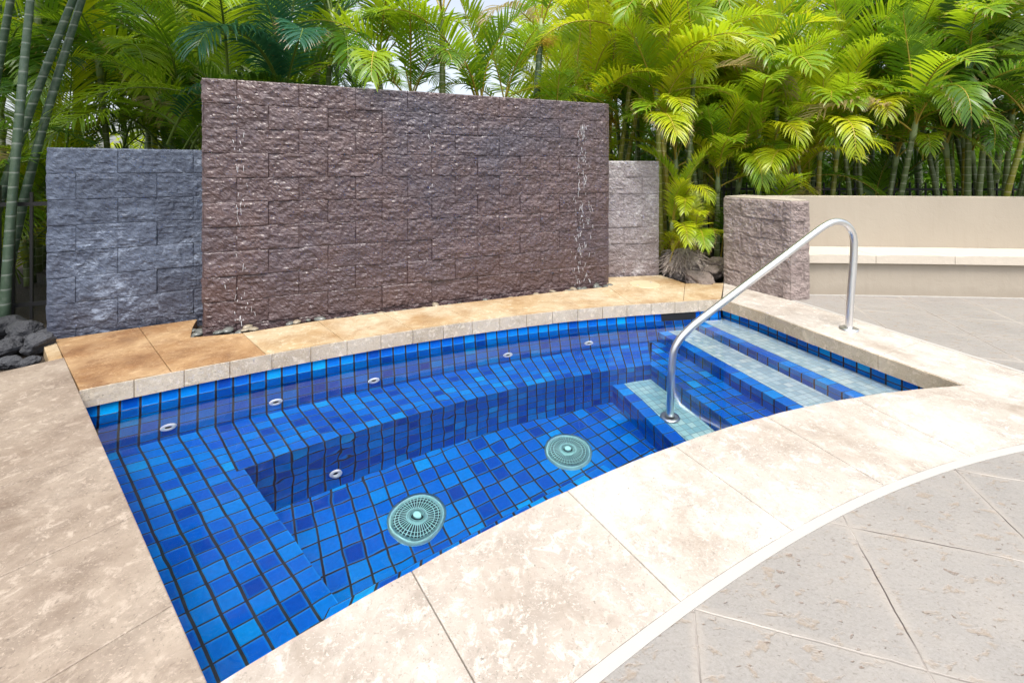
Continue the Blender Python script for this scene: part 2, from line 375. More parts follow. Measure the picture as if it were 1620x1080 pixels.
# ------------------------------------------------------------------ plan curves (metres, camera foot at 0,0)
ZW, ZB, ZF, Z1, Z2, Z3 = -.18, -.66, -1.19, -.92, -.44, -.255
BK = [-0.002371, -0.065238, 0.373737, 3.978618]
FR = [0.001344, -0.105852, 0.654015, 1.692628]
SI = [-0.090650, 0.672448, 1.045649]
SO = [-0.092389, 0.677378, 1.006707]
def back(x): return np.polyval(BK, x)
def front(x): return np.polyval(FR, x)
def tang(c, x):
    d = np.polyval(np.polyder(c), x); l = math.hypot(1, d); return np.array([1 / l, d / l])
C0 = np.array([-2.53, back(-2.53)]); C1 = np.array([-.755, front(-.755)])
C2 = np.array([2.07, 4.44]); C3 = np.array([2.702, front(2.702)])
back_x = np.linspace(-2.53, 2.07, 70)
BKP = [np.array([x, back(x) + (.04 * max(0, (x - 1.5) / .57))]) for x in back_x]
FRP = [np.array([x, front(x)]) for x in np.linspace(-.755, 2.702, 60)]
RGP = [BKP[-1], np.array([2.252, 4.10]), np.array([2.393, 3.623]), np.array([2.547, 3.147]), FRP[-1]]
e_l = (C1 - C0) / np.linalg.norm(C1 - C0); n_l = np.array([e_l[1], -e_l[0]])
if n_l[0] > 0: n_l = -n_l
POOL = [*BKP, *RGP[1:-1], *FRP[::-1]]

# ------------------------------------------------------------------ setting: ground, paving
def ctr(pts): return [tuple(p) for p in pts]
hole = []
cx0 = np.mean(POOL, axis=0)
for p in POOL:
    v = p - cx0; hole.append(tuple(p + v / np.linalg.norm(v) * .14))
gr = sheet('ground', [(-80, -60), (80, -60), (80, 110), (-80, 110)], -.075, M_soil, [[(-9, -9), (11, -9), (11, 8.5), (-9, 8.5)]])
tg = NT('lawn_grass'); pp = tg.pos()
tg.principled(tg.mix(tg.noise(pp, 3, 5), (.07, .13, .015), (.17, .24, .02)), .8, tg.bump(tg.noise(pp, 60, 4), 1, .05))
gr.data.materials.clear(); gr.data.materials.append(tg.m)
tag(gr, kind='structure')
tag(sheet('planting_bed', [(-9, -9), (11, -9), (11, 8.5), (-9, 8.5)], -.070, M_soil, [hole]), kind='structure')

# outer edge of right coping and white joints
RO = [(2.738, 4.455), (2.90, 3.985), (3.07, 3.43), (3.24, 2.88), (3.40, 2.36)]
def si(x): return np.polyval(SI, x) if x < 2.7 else np.polyval(SI, 2.7) + (x - 2.7) * (np.polyder(SI)[0] * 2.7 + np.polyder(SI)[1])
def so(x): return np.polyval(SO, x) if x < 2.7 else np.polyval(SO, 2.7) + (x - 2.7) * (np.polyder(SO)[0] * 2.7 + np.polyder(SO)[1])
xs = np.linspace(-1.9, 3.43, 50)
SIP = [(x, si(x)) for x in xs]; SOP = [(x + .004, so(x)) for x in xs]
def strip_slab(name, A, B, z0, z1, mat):
    """long thin slab between two polylines, built of quads"""
    n = len(A); V = [(*p, z1) for p in A] + [(*p, z1) for p in B] + [(*p, z0) for p in A] + [(*p, z0) for p in B]; Fc = []
    for i in range(n - 1):
        Fc += [(i, n + i, n + i + 1, i + 1), (2 * n + i, i, i + 1, 2 * n + i + 1), (n + i, 3 * n + i, 3 * n + i + 1, n + i + 1)]
    o = mesh(name, V, Fc, mat)
    if o.data.polygons[0].normal.z < 0: o.data.flip_normals()
    return o
tag(strip_slab('white_joint_band', SIP, SOP, -.05, -.0005, M_strip), kind='structure')
RO[-1] = (3.405, si(3.405) + .002); ROo = [(x + .028, y + .009) for x, y in RO]
tag(strip_slab('white_joint_line', RO, ROo, -.05, -.0005, M_strip), kind='structure')
# paving: front field below the curved band, right field beyond the right joint
V = []; Fc = []
def quad(*p):
    k = len(V); V.extend((x, y, -.001) for x, y in p); Fc.append(tuple(range(k, k + len(p))))
for (xa, ya), (xb, yb) in zip(SOP, SOP[1:]): quad((xa, -8), (xb, -8), (xb, yb - .001), (xa, ya - .001))
XE = SOP[-1][0]; YE = SOP[-1][1]
quad((-7, -8), (-1.9, -8), (-1.896, so(-1.9)), (-3.2, -2.6))
quad((XE, -8), (11, -8), (11, YE - .001), (XE, YE - .001))
RQ = [(XE, YE - .001)] + [(x + .001, y) for x, y in ROo[::-1]]
for (xa, ya), (xb, yb) in zip(RQ, RQ[1:]): quad((xa, ya), (11, ya), (11, yb), (xb, yb))
quad(RQ[-1], (11, RQ[-1][1]), (11, 4.80), (2.95, 4.80))
tag(mesh('paving', V, Fc, M_pave), kind='structure')

# ------------------------------------------------------------------ the spa pool
pool = empty('spa_pool', (0, 3, 0), 'sunken blue tiled spa pool with bench, steps and cream stone coping', 'pool')
def P(name, *a, **k): pass
def part(o):
    o.parent = pool; o.matrix_parent_inverse = Matrix.Translation((0, -3, 0)); return o
G = .0013
def inset(poly, g=G):
    """shrink a convex-ish slab a little so that joints stay open"""
    n = len(poly); a = sum(p[0] * q[1] - q[0] * p[1] for p, q in zip(poly, poly[1:] + poly[:1])); s = 1 if a > 0 else -1
    out = []
    for i in range(n):
        p0, p1, p2 = np.array(poly[i - 1]), np.array(poly[i]), np.array(poly[(i + 1) % n])
        d1 = p1 - p0; d2 = p2 - p1
        if np.linalg.norm(d1) < 1e-6 or np.linalg.norm(d2) < 1e-6: out.append(tuple(p1)); continue
        n1 = s * np.array([-d1[1], d1[0]]) / np.linalg.norm(d1); n2 = s * np.array([-d2[1], d2[0]]) / np.linalg.norm(d2)
        m = n1 + n2; l = m.dot(n1)
        out.append(tuple(p1 + m / max(l, .5) * g))
    return out
def stone(poly, mat, z0=-.11):
    return part(slab('coping_stone', inset([tuple(map(float, p)) for p in poly]), z0, 0.0, mat, None, .004))
# back coping
J = [(-2.53, (-3.46, 3.44)), (-2.165, (-3.035, 3.70)), (-1.71, (-2.12, 3.575)), (-1.262, (-1.65, 3.86)), (-.794, (-1.163, 4.075)),
     (-.322, (-.677, 4.29)), (.169, (-.2, 4.48)), (.65, (.374, 4.72)), (1.15, (1.05, 4.96)), (1.671, (1.946, 5.108)), (2.07, (2.386, 5.12))]
mid = {1: [(-2.70, 3.90), (-2.60, 3.70), (-2.463, 3.475)], 8: [(1.10, 5.38), (1.80, 5.50)]}
bx = lambda x: np.array([x, back(x) + .04 * max(0, (x - 1.5) / .57)])
for k in range(len(J) - 1):
    x0, o0 = J[k]; x1, o1 = J[k + 1]
    inner = [bx(x) + np.array([-tang(BK, x)[1], tang(BK, x)[0]]) * .009 for x in np.linspace(x0, x1, 6)]
    if k == 0: inner[0] = C0 + np.array([-.002, .006])
    stone([*inner, o1, *mid.get(k, [])[::-1], o0], M_cdark if k < 2 else M_cback)
# face panels on the coping edge
def panels(curve, n, mat, sidein):
    L = np.cumsum([0] + [np.linalg.norm(b - a) for a, b in zip(curve, curve[1:])])
    cp = np.array(curve)
    def at(s): return np.array([np.interp(s, L, cp[:, 0]), np.interp(s, L, cp[:, 1])])
    for i in range(n):
        ss = np.linspace(L[-1] * i / n, L[-1] * (i + 1) / n, 4); ss[0] += .0022; ss[-1] -= .0022
        a = [at(s) for s in ss]; t = a[-1] - a[0]; t /= np.linalg.norm(t); nn = np.array([-t[1], t[0]]) * sidein
        part(slab('coping_face', [tuple(p) for p in a] + [tuple(p + nn * .0078) for p in a[::-1]], -.11 + random.uniform(-.0015, .0015), -.0035, mat, None, .002))
panels(BKP, 20, M_face, 1)
# right coping
RJ = [(RGP[0], (2.386, 5.12)), (RGP[1], (2.735, 4.45)), (RGP[2], (2.92, 3.92)), (RGP[3], (3.075, 3.41)), (RGP[4], (3.238, 2.88))]
for k in range(4):
    (a, o0), (b, o1) = RJ[k], RJ[k + 1]
    d = np.array([.009, .003]); ob = np.array(o1) - .002
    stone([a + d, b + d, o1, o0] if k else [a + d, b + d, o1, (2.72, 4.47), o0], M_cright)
panels([np.array(p) for p in RGP], 4, M_facer, 1)
# front coping
xs = [-.755, -.325, .222, .76, 1.33, 1.93, 2.702]
def out_pt(x):
    p = np.array([x, front(x)]); t = tang(FR, x); n = np.array([t[1], -t[0]])
    lo, hi = 0, 4
    for _ in range(40):
        m = (lo + hi) / 2; q = p + n * m
        if q[1] > si(q[0]): lo = m
        else: hi = m
    return p + n * lo
for k in range(6):
    xa, xb = xs[k], xs[k + 1]
    inn = [np.array([x, front(x)]) for x in np.linspace(xa, xb, 8)]
    oa = out_pt(xa); ob = out_pt(xb) if k < 5 else np.array([3.238, 2.88])
    if k < 5: outer = [np.array([x, si(x)]) for x in np.linspace(oa[0], ob[0], 6)]
    else: outer = [np.array([x, si(x)]) for x in np.linspace(oa[0], 3.395, 10)] + [ob]
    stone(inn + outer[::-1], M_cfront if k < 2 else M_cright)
# left coping: strips across the edge
ss = [-.707, -.15, .30, .87, 1.47, 2.0, float(np.linalg.norm(C1 - C0))]
thin = [C0 - e_l * 1.17 + n_l * .004, C0 - e_l * .707 + n_l * .004, C0 - e_l * .707 + n_l * .075, C0 - e_l * 1.13 + n_l * .075]
stone(thin, M_cback)
for a, b in zip(ss, ss[1:]):
    A, B = C0 + e_l * a, C0 + e_l * b
    stone([A, B, B + n_l * 4.6, A + n_l * 4.6], M_cleft)
A = out_pt(-.755)
stone([C1, A, (-1.9, si(-1.9)), (-3.2, -2.6), C1 + n_l * 4.6], M_cleft)

# interior --------------------------------------------------------
def arclen(pts):
    p = np.array(pts); return np.concatenate([[0], np.cumsum(np.linalg.norm(np.diff(p, axis=0), axis=1))])
def ruled(name, A, B, mat, nu=2, vlen=None, u=None, z=None, v0=0.):
    """surface between two polylines A (v=0) and B (v=vlen) of 3-D points"""
    A = np.array(A, float); B = np.array(B, float)
    if u is None: u = arclen(A)
    if vlen is None: vlen = np.linalg.norm(B - A, axis=1).mean()
    ts = np.linspace(0, 1, nu)
    Pn = np.stack([A * (1 - t) + B * t for t in ts], 1)
    UV = np.stack([np.stack([u, np.full_like(u, v0 + vlen * t)], -1) for t in ts], 1)
    o = grid(name, Pn, UV, mat); return part(o)
def z3(p, z): return (p[0], p[1], z)
off = .02
WB = []          # top of back wall (behind the coping edge)
for p in BKP:
    t = tang(BK, p[0]); WB.append(p + np.array([-t[1], t[0]]) * off)
WB[0] = WB[0] - e_l * .03
WBb = [w - np.array([-tang(BK, p[0])[1], tang(BK, p[0])[0]]) * .075 for w, p in zip(WB, BKP)]
uB = arclen(WB)
ruled('tile_wall', [z3(p, -.108) for p in WB], [z3(p, ZB) for p in WBb], M_tile, 2, .49, uB, v0=.028)
# bench front edge
BF = [0.005442, -0.090753, 0.424601, 3.467332]
bf = lambda x: np.array([x, np.polyval(BF, x)])
# bench columns leave the back wall along a direction turning from e_l to the wall's normal
LBa = np.array([-1.5705, 2.549]); LBd = np.array([.7672, -.6415])
xf = np.linspace(-1.555, 1.19, 60); FRB = [bf(x) for x in xf]
uF0 = .6 + arclen(FRB) * 1.0
ub = float(np.interp(-1.94, [p[0] for p in WBb], uB))
bu = np.interp(np.linspace(0, 1, 60), [0, 1], [ub, uB[-1] - .80])
BB = [np.array([np.interp(s, uB, [p[0] for p in WBb]), np.interp(s, uB, [p[1] for p in WBb])]) for s in bu]
bench = ruled('bench', [z3(p, ZB) for p in BB], [z3(p, ZB) for p in FRB], M_tile, 3, 6 * .098, bu, v0=.003)
# left bench: skewed grid (its tile rows continue those of the back bench)
k_ = [s for s in np.linspace(0, ub, 8)]
LB0 = [np.array([np.interp(s, uB, [p[0] for p in WBb]), np.interp(s, uB, [p[1] for p in WBb])]) for s in k_]
farL = C0 + e_l * 2.36 + np.array([.0, .0]) ; farR = LBa + LBd * 1.62
LB1 = [farL * (1 - i / 7) + farR * i / 7 - e_l * 0 for i in range(8)]
vl = float(np.mean([np.linalg.norm(b - a) for a, b in zip(LB0, LB1)]))
rowlen = np.linalg.norm(LBa - LB0[-1]) / (6 * .098)
ruled('bench', [z3(p, ZB - .0003) for p in LB0], [z3(p, ZB - .0003) for p in LB1], M_tile, 4, vl / rowlen, np.array(k_), v0=.003)
# risers of the benches
ruled('bench_riser', [z3(p, ZB) for p in FRB], [z3(p, ZF) for p in FRB], M_tiler, 2, .53, bu, v0=0)
ruled('bench_riser', [z3(LBa + LBd * s, ZB) for s in np.linspace(0, 1.13, 6)], [z3(LBa + LBd * s, ZF) for s in np.linspace(0, 1.13, 6)], M_tiler, 2, .53)
# front bench
FBm = np.array([-.1403, 2.2162]); FBd = np.array([.8395, .5433])
fa = [FBm + FBd * s for s in np.linspace(-.71, .80, 20)]
fw = [np.array([x, front(x) - .02]) for x in np.linspace(-.79, .93, 20)]
ruled('bench', [z3(p, ZB + .0004) for p in fa], [z3(p, ZB + .0004) for p in fw], M_tile, 2, .588)
ruled('bench_riser', [z3(p, ZB) for p in fa], [z3(p, ZF) for p in fa], M_tiler, 2, .53)
ruled('bench_riser', [z3(fa[-1], ZB), z3(fw[-1], ZB)], [z3(fa[-1], ZF), z3(fw[-1], ZF)], M_tiler, 2, .53)
# floor
c, s = math.cos(R(30.5)), math.sin(R(30.5)); fc = [(-1.8, 1.2), (1.3, 1.2), (1.3, 4.0), (-1.8, 4.0)]
part(mesh('floor', [(x, y, ZF) for x, y in fc], [(0, 1, 2, 3)], M_tilef, uv=[(x * c + y * s + 20, -x * s + y * c + 20) for x, y in fc]))
# steps
def step_line(m, d, a, b, n=6): return [np.array(m) + np.array(d) * s for s in np.linspace(a, b, n)]
d1 = np.array([.316, -.9487])
s1 = step_line((.9693, 3.3473), d1, -.46, 1.15); pl = step_line((1.3305, 3.3821), d1, -.49, 1.25)
t2 = step_line((1.7519, 3.2638), d1, -1.22, 1.0); t3 = step_line((2.1018, 3.4065), d1, -1.10, 1.0)
wr = step_line((2.3583 + .10, 3.5954 - .03), np.array([.318, -.948]), -1.05, 1.05)
def tread(name, line, back_line, z, zlow, mat, nose=.105):
    q = [p + np.array([.9487, .316]) * nose for p in line]
    st = part(ruled_tread(name, q, back_line, z, mat))
    ruled('step_nosing', [z3(p, z) for p in line], [z3(p, z) for p in q], M_nose, 2, nose)
    ruled('step_riser', [z3(p, z) for p in line], [z3(p, zlow) for p in line], M_tiler, 2, round((z - zlow) / .0883) * .0883)
def ruled_tread(name, A, B, z, mat):
    A = np.array(A); B = np.array(B); Q = np.vstack([A, B[::-1]]); ax = np.array([.316, -.9487]); ay = np.array([.9487, .316])
    me = bpy.data.meshes.new(name); n = len(Q)
    return mesh(name, [(x, y, z) for x, y in Q], [tuple(range(n))], mat, uv=[(float(np.dot(p, ax)) + 20, float(np.dot(p, ay)) + 20) for p in Q])
tread('step_tread', s1, pl, Z1, ZF, M_aqua)
# platform at bench level between the second and third risers
Qp = [*pl, *t2[::-1]]; ax = np.array([.316, -.9487]); ay = np.array([.9487, .316])
part(mesh('step_platform', [(x, y, ZB + .0006) for x, y in Qp], [tuple(range(len(Qp)))], M_tile, uv=[(float(np.dot(p, ay)) * 1.0 + 20.03, float(np.dot(p, ax)) + 20) for p in Qp]))
ruled('step_riser', [z3(p, ZB) for p in pl], [z3(p, Z1) for p in pl], M_tiler, 2, .265)
tread('step_tread', t2, t3, Z2, ZB, M_pale)
tread('step_tread', t3, wr, Z3, Z2, M_pale)
RW = [p + np.array([.05, .015]) for p in RGP]; RW[0] = RW[0] + np.array([-.02, .03])
ruled('tile_wall', [z3(p, -.108) for p in RW], [z3(p, Z2) for p in RW], M_tile, 2, .332, v0=.028)
LW = [C0 + n_l * .02 - e_l * .05, C1 + n_l * .02 + e_l * .05]
ruled('tile_wall', [z3(p, -.108) for p in LW], [z3(p, ZB - .002) for p in LW], M_tile, 2, .552, v0=.028)
FW = [np.array([x, front(x) - .02]) for x in np.linspace(-.79, 2.76, 40)]
ruled('tile_wall', [z3(p, -.108) for p in FW], [z3(p, ZF) for p in FW], M_tile, 2, 1.08, v0=.028)

# jets
def ring_bm(bm, ro, ri, h, seg=20):
    prof = [(ro, 0), (ro * .97, h * .7), (ro * .8, h), (ri * 1.15, h), (ri, h * .6), (ri, 0)]
    rings = [[bm.verts.new((r * math.cos(2 * math.pi * k / seg), r * math.sin(2 * math.pi * k / seg), z)) for k in range(seg)] for r, z in prof]
    for a, b in zip(rings, rings[1:]):
        for k in range(seg):
            f = bm.faces.new((a[k], a[(k + 1) % seg], b[(k + 1) % seg], b[k])); f.smooth = True
def jet(x, y, z, nx, ny):
    bm = bmesh.new(); ring_bm(bm, .042, .019, .014); o = bm_obj('water_jet', bm, M_white)
    rot = Vector((nx, ny, 0)).to_track_quat('Z', 'Y')
    o.rotation_euler = rot.to_euler(); o.location = (x, y, z); part(o)
    bm = bmesh.new(); bmesh.ops.create_circle(bm, cap_ends=True, radius=.02, segments=16); e = bm_obj('jet_eye', bm, M_darkhole)
    e.parent = o; e.location = (0, 0, .003); return o
def on_wall(x, z):
    xx = np.array([p[0] for p in WB]); f = (z + .108) / (ZB + .108)
    L = np.array([a * (1 - f) + b * f for a, b in zip(WB, WBb)])
    y = np.interp(x, L[:, 0], L[:, 1]); t = tang(BK, x); return x, y, z, t[1], -t[0]
for x in (-2.155, -1.642, -1.056, -.038, .702):
    xw, yw, zw, nx, ny = on_wall(x, -.52); jet(xw + nx * .003, yw + ny * .003, zw, nx, ny)
t_ = tang(BF, -1.1); jet(-1.115 + t_[1] * .003, bf(-1.115)[1] - t_[0] * .003 , -1.04, t_[1], -t_[0])

# floor drains
def drain(x, y):
    bm = bmesh.new(); ro = .165
    ring_bm(bm, ro, ro * .88, .016, 40)
    for k in range(40):
        a = 2 * math.pi * k / 40; p = []
        for r in (.045, .075, .105, .144): p.append((r * math.cos(a), r * math.sin(a), .014 + .014 * (1 - (r / .145) ** 2)))
        tube_mesh(bm, p, .0023, 4, False)
    for r in (.056, .100, .122):
        z = .014 + .014 * (1 - (r / .145) ** 2)
        tube_mesh(bm, [(r * math.cos(2 * math.pi * k / 36), r * math.sin(2 * math.pi * k / 36), z) for k in range(37)], .002, 4, False)
    ring_bm(bm, .046, .034, .032, 24)
    bmesh.ops.create_cone(bm, cap_ends=True, radius1=.022, radius2=.02, depth=.01, segments=20, matrix=Matrix.Translation((0, 0, .030)))
    o = bm_obj('drain_cover', bm, M_drain); o.location = (x, y, ZF); part(o)
    bm = bmesh.new(); bmesh.ops.create_circle(bm, cap_ends=True, radius=.142, segments=40); e = bm_obj('drain_sump', bm, M_draind); e.parent = o; e.location = (0, 0, .004)
    return o
drain(-.554, 2.656); drain(.394, 3.20)
# skimmer mouth in the back wall
bm = bmesh.new()
p0, p1 = np.array([1.44, back(1.44) + .016]), np.array([1.80, back(1.80) + .034])
d = (p1 - p0); L_ = np.linalg.norm(d); ang = math.atan2(d[1], d[0]); mid_ = (p0 + p1) / 2
box_bm(bm, (mid_[0], mid_[1], -.155), (L_, .012, .085), ang); part(bm_obj('skimmer_mouth', bm, M_darkhole))

# water
px_ = np.arange(-2.8, 2.95, .015); py_ = np.arange(.9, 4.7, .015)
PX, PY = np.meshgrid(px_, py_, indexing='ij')
q = np.stack([PX.ravel(), PY.ravel(), np.zeros(PX.size)], -1)
pol = np.array([p + (p - cx0) / np.linalg.norm(p - cx0) * .05 for p in POOL])
def inside(pts, pol):
    c = np.zeros(len(pts), bool); j = len(pol) - 1
    for i in range(len(pol)):
        a, b = pol[i], pol[j]; cond = ((a[1] > pts[:, 1]) != (b[1] > pts[:, 1])) & (pts[:, 0] < (b[0] - a[0]) * (pts[:, 1] - a[1]) / (b[1] - a[1] + 1e-12) + a[0]); c ^= cond; j = i
    return c
amp = .0004 + .0030 * np.exp(-((q[:, 0] + .95) ** 2 + (q[:, 1] - 2.30) ** 2) / .07) + .0016 * np.exp(-((q[:, 0] + .35) ** 2 + (q[:, 1] - 2.75) ** 2) / .12) + .0016 * np.exp(-((q[:, 0] + .35) ** 2 + (q[:, 1] - 1.75) ** 2) / .04) + .0009 * np.exp(-((q[:, 0] + 1.25) ** 2 + (q[:, 1] - 1.8) ** 2) / .05)
zz = ZW + amp * fbm(q * 9, 2, 5) + .0015 * fbm(q * 3.0, 2, 9)
n, m_ = PX.shape; idx = np.arange(n * m_).reshape(n, m_)
Fq = np.stack([idx[:-1, :-1], idx[1:, :-1], idx[1:, 1:], idx[:-1, 1:]], -1).reshape(-1, 4)
cen = q[Fq].mean(1); keep = inside(cen[:, :2], pol); Fq = Fq[keep]
used, inv = np.unique(Fq, return_inverse=True)
V = np.column_stack([q[used, 0], q[used, 1], zz[used]])
t = NT('clear_pool_water'); g_ = t.n('BsdfGlass'); g_.inputs['Color'].default_value = (.95, .985, 1, 1); g_.inputs['Roughness'].default_value = 0; g_.inputs['IOR'].default_value = 1.333
t.L.new(g_.outputs[0], t.out.inputs[0])
tag(mesh('water', V, inv.reshape(-1, 4), t.m, smooth=True), kind='structure')

# ------------------------------------------------------------------ split-face block walls
def block_wall(name, label, cat, pts, z0, ztop, mat, ch=.2, bw=.46, off=(0., .23), amp=.016, seed=1, step=.012, closed_back=True, parent=None, foot_cut=0):
    pts = [np.array(p, float) for p in pts]
    L = arclen(pts); cp = np.array(pts)
    ucols = []
    for a, b in zip(L, L[1:]):
        nseg = max(2, int(round((b - a) / step))); ucols += list(np.linspace(a, b, nseg + 1)[:-1])
    for k in range(-2, int(L[-1] / bw) + 3):
        for o_ in off:
            for e in (-.004, 0., .004):
                v_ = o_ + k * bw + e
                if 0 < v_ < L[-1] and np.min(np.abs(L - v_)) > .002: ucols.append(v_)
    ucols = np.array(sorted({round(float(v_), 4) for v_ in ucols} - {round(float(L[-1]), 4)}) + [L[-1]])
    zr = [ztop, ztop - .004]; nz = int(math.ceil((ztop - z0) / step)); zr += list(ztop - np.linspace(0, ztop - z0, nz + 1)[1:])
    for k in range(1, int((ztop - z0) / ch) + 1):
        for e in (-.004, .0, .004): zr.append(ztop - k * ch + e)
    zr = np.array(sorted({round(z, 4) for z in zr if z >= z0 - 1e-6}, reverse=True))
    U, Z = np.meshgrid(ucols, zr, indexing='ij'); u = U.ravel(); z = Z.ravel()
    # normals per column (averaged at corners)
    X = np.interp(ucols, L, cp[:, 0]); Y = np.interp(ucols, L, cp[:, 1])
    seg = np.clip(np.searchsorted(L, ucols, 'right') - 1, 0, len(L) - 2)
    dirs = np.array([(b - a) / np.linalg.norm(b - a) for a, b in zip(pts, pts[1:])])
    nr = np.stack([dirs[seg][:, 1], -dirs[seg][:, 0]], -1)
    for k in range(1, len(L) - 1):
        i = np.argmin(np.abs(ucols - L[k])); a = nr[max(i - 1, 0)]; b = nr[min(i + 1, len(nr) - 1)]
        nn = a + b; nn /= np.linalg.norm(nn); nr[i] = nn
    ci = np.floor((ztop - z) / ch + 1e-9).astype(int); ci = np.minimum(ci, int(math.ceil((ztop - z0) / ch)) - 1)
    o_ = np.where(ci % 2 == 0, off[0], off[1])
    uj = (u - o_) / bw; bi = np.floor(uj).astype(int)
    du = np.minimum(uj - bi, 1 - (uj - bi)) * bw
    zz_ = (ztop - z) / ch; dz = np.abs(zz_ - np.round(zz_)) * ch
    dz = np.where(z > ztop - .02, 9., dz)
    d = np.minimum(du, dz)
    h = _h(bi, ci, bi * 0, seed); h2 = _h(bi, ci, bi * 0 + 3, seed)
    q = np.stack([u, z, np.zeros_like(u)], -1) + np.stack([h * 37, h2 * 53, h * 11], -1)
    big = fbm(q * 7, 3, seed, .55); rid = fbm(q * np.array([15, 21, 1]), 4, seed + 5, .6, True); fine = fbm(q * 46, 3, seed + 9, .6)
    # chipped facets
    cell = fbm(q * 11 + 3 * big[:, None], 2, seed + 13)
    fac = np.abs(cell - np.round(cell * 3) / 3) * 1.6
    disp = amp * (.85 * big + .62 * rid + .40 * fine + .6 * fac) + (h - .5) * .006
    gmask = 1 - np.clip(d / .0055, 0, 1); gmask = gmask * gmask * (3 - 2 * gmask)
    edge = np.clip(d / .022, 0, 1)
    disp = disp * (.72 + .28 * edge) - gmask * .0045 - (1 - edge) * .0003
    topf = np.clip((ztop - z) / .012, 0, 1); disp = disp - (1 - topf) * .008
    disp = disp.reshape(U.shape)
    for k in range(1, len(L) - 1):     # soften corners
        w = np.exp(-((ucols - L[k]) / .03) ** 2)[:, None]; disp = disp * (1 - .5 * w) - .008 * w
    PX = X[:, None] + nr[:, 0:1] * disp; PY = Y[:, None] + nr[:, 1:2] * disp
    V = np.stack([PX, PY, Z + 0 * PX], -1); n, m = U.shape
    i = np.arange(n * m).reshape(n, m)
    Fc = np.stack([i[:-1, :-1], i[:-1, 1:], i[1:, 1:], i[1:, :-1]], -1).reshape(-1, 4).tolist()
    Fc.append([int(k) for k in i[:, 0]])                           # top face
    Fc.append([int(k) for k in [*i[0, ::-1], *i[-1, :]]][::-1])     # back face
    o = mesh(name, V.reshape(-1, 3), Fc, mat, parent)
    for at, val in (('blk', h), ('joint', gmask)):
        a = o.data.attributes.new(at, 'FLOAT', 'POINT'); a.data.foreach_set('value', val.astype(np.float32))
    if label: tag(o, label, cat)
    return o
def thick(p0, p1, w, r0=True, r1=True):
    p0, p1 = np.array(p0), np.array(p1); d = (p1 - p0) / np.linalg.norm(p1 - p0); b = np.array([-d[1], d[0]])
    return [p0 + b * w, p0, p1, p1 + b * w]
WL, WR = np.array([-2.475, 3.62]), np.array([1.095, 5.12])
big = block_wall('fountain_wall', 'tall wet brown split block fountain wall behind the pool', 'wall', thick(WL, WR, .42), -.07, 2.015, M_brown, off=(.42 + .245, .42 + .475), seed=3, amp=.017, step=.0115)
block_wall('stone_wall', 'low blue grey split block wall left of the fountain wall', 'wall', thick((-3.53, 3.44), (-2.45, 4.08), .30), -.07, 1.452, M_shadeblue, off=(.30 + .42, .30 + .17), bw=.50, seed=11, amp=.013)
block_wall('stone_wall', 'narrow pale lilac split block wall right of the fountain wall', 'wall', thick((.95, 5.405), (1.795, 5.535), .30), -.07, 1.378, M_lilac, off=(.30 + .40, .30 + .17), seed=17, amp=.015)
pil = empty('stone_pillar', (2.6, 4.9, 0), 'square mauve split block pillar at the end of the beige bench wall', 'pillar')
pb = block_wall('pillar_blocks', None, None, [(2.75, 5.40), (2.386, 5.136), (2.738, 4.455), (2.952, 4.497), (2.99, 5.1)], -.07, .965, M_pill, off=(.45 + .22, .45 + .45), seed=23, amp=.016)
pb.parent = pil; pb.matrix_parent_inverse = Matrix.Translation((-2.6, -4.9, 0))
cp_ = slab('pillar_cap', [(2.41, 5.145), (2.745, 4.478), (2.925, 4.515), (2.96, 5.1), (2.74, 5.37)], .9655, .978, M_stucco, None, .006); cp_.parent = pil; cp_.matrix_parent_inverse = Matrix.Translation((-2.6, -4.9, 0))

# bench wall
bw = empty('bench_wall', (4, 4.8, 0), 'long curved beige stucco wall with built in cream stone seat', 'wall')
def bpart(o): o.parent = bw; o.matrix_parent_inverse = Matrix.Translation((-4, -4.8, 0)); return o
def seat_front(x): return 4.60 - .040 * (x - 3) - .0105 * (x - 3) ** 2 - .012 * max(0, x - 5) ** 2.2
def curve(f, a, b, n, o): return [(x, f(x) + o) for x in np.linspace(a, b, n)]
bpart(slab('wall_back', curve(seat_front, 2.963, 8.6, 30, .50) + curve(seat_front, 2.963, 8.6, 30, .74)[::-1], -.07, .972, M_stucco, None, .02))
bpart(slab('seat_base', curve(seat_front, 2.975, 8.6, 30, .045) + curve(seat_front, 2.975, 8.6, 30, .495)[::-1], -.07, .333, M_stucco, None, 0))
jx = [2.962, 3.66, 4.41, 5.20, 6.0, 6.8, 7.7, 8.6]
for a, b in zip(jx, jx[1:]):
    bpart(slab('seat_slab', curve(seat_front, a + .0025, b - .0025, 6, 0) + curve(seat_front, a + .0025, b - .0025, 6, .496)[::-1], .335, .419, M_seat, None, .008))
bpart(slab('foot_band', curve(seat_front, 2.97, 8.6, 30, .022) + curve(seat_front, 2.97, 8.6, 30, .043)[::-1], -.05, .006, M_strip, None, 0))

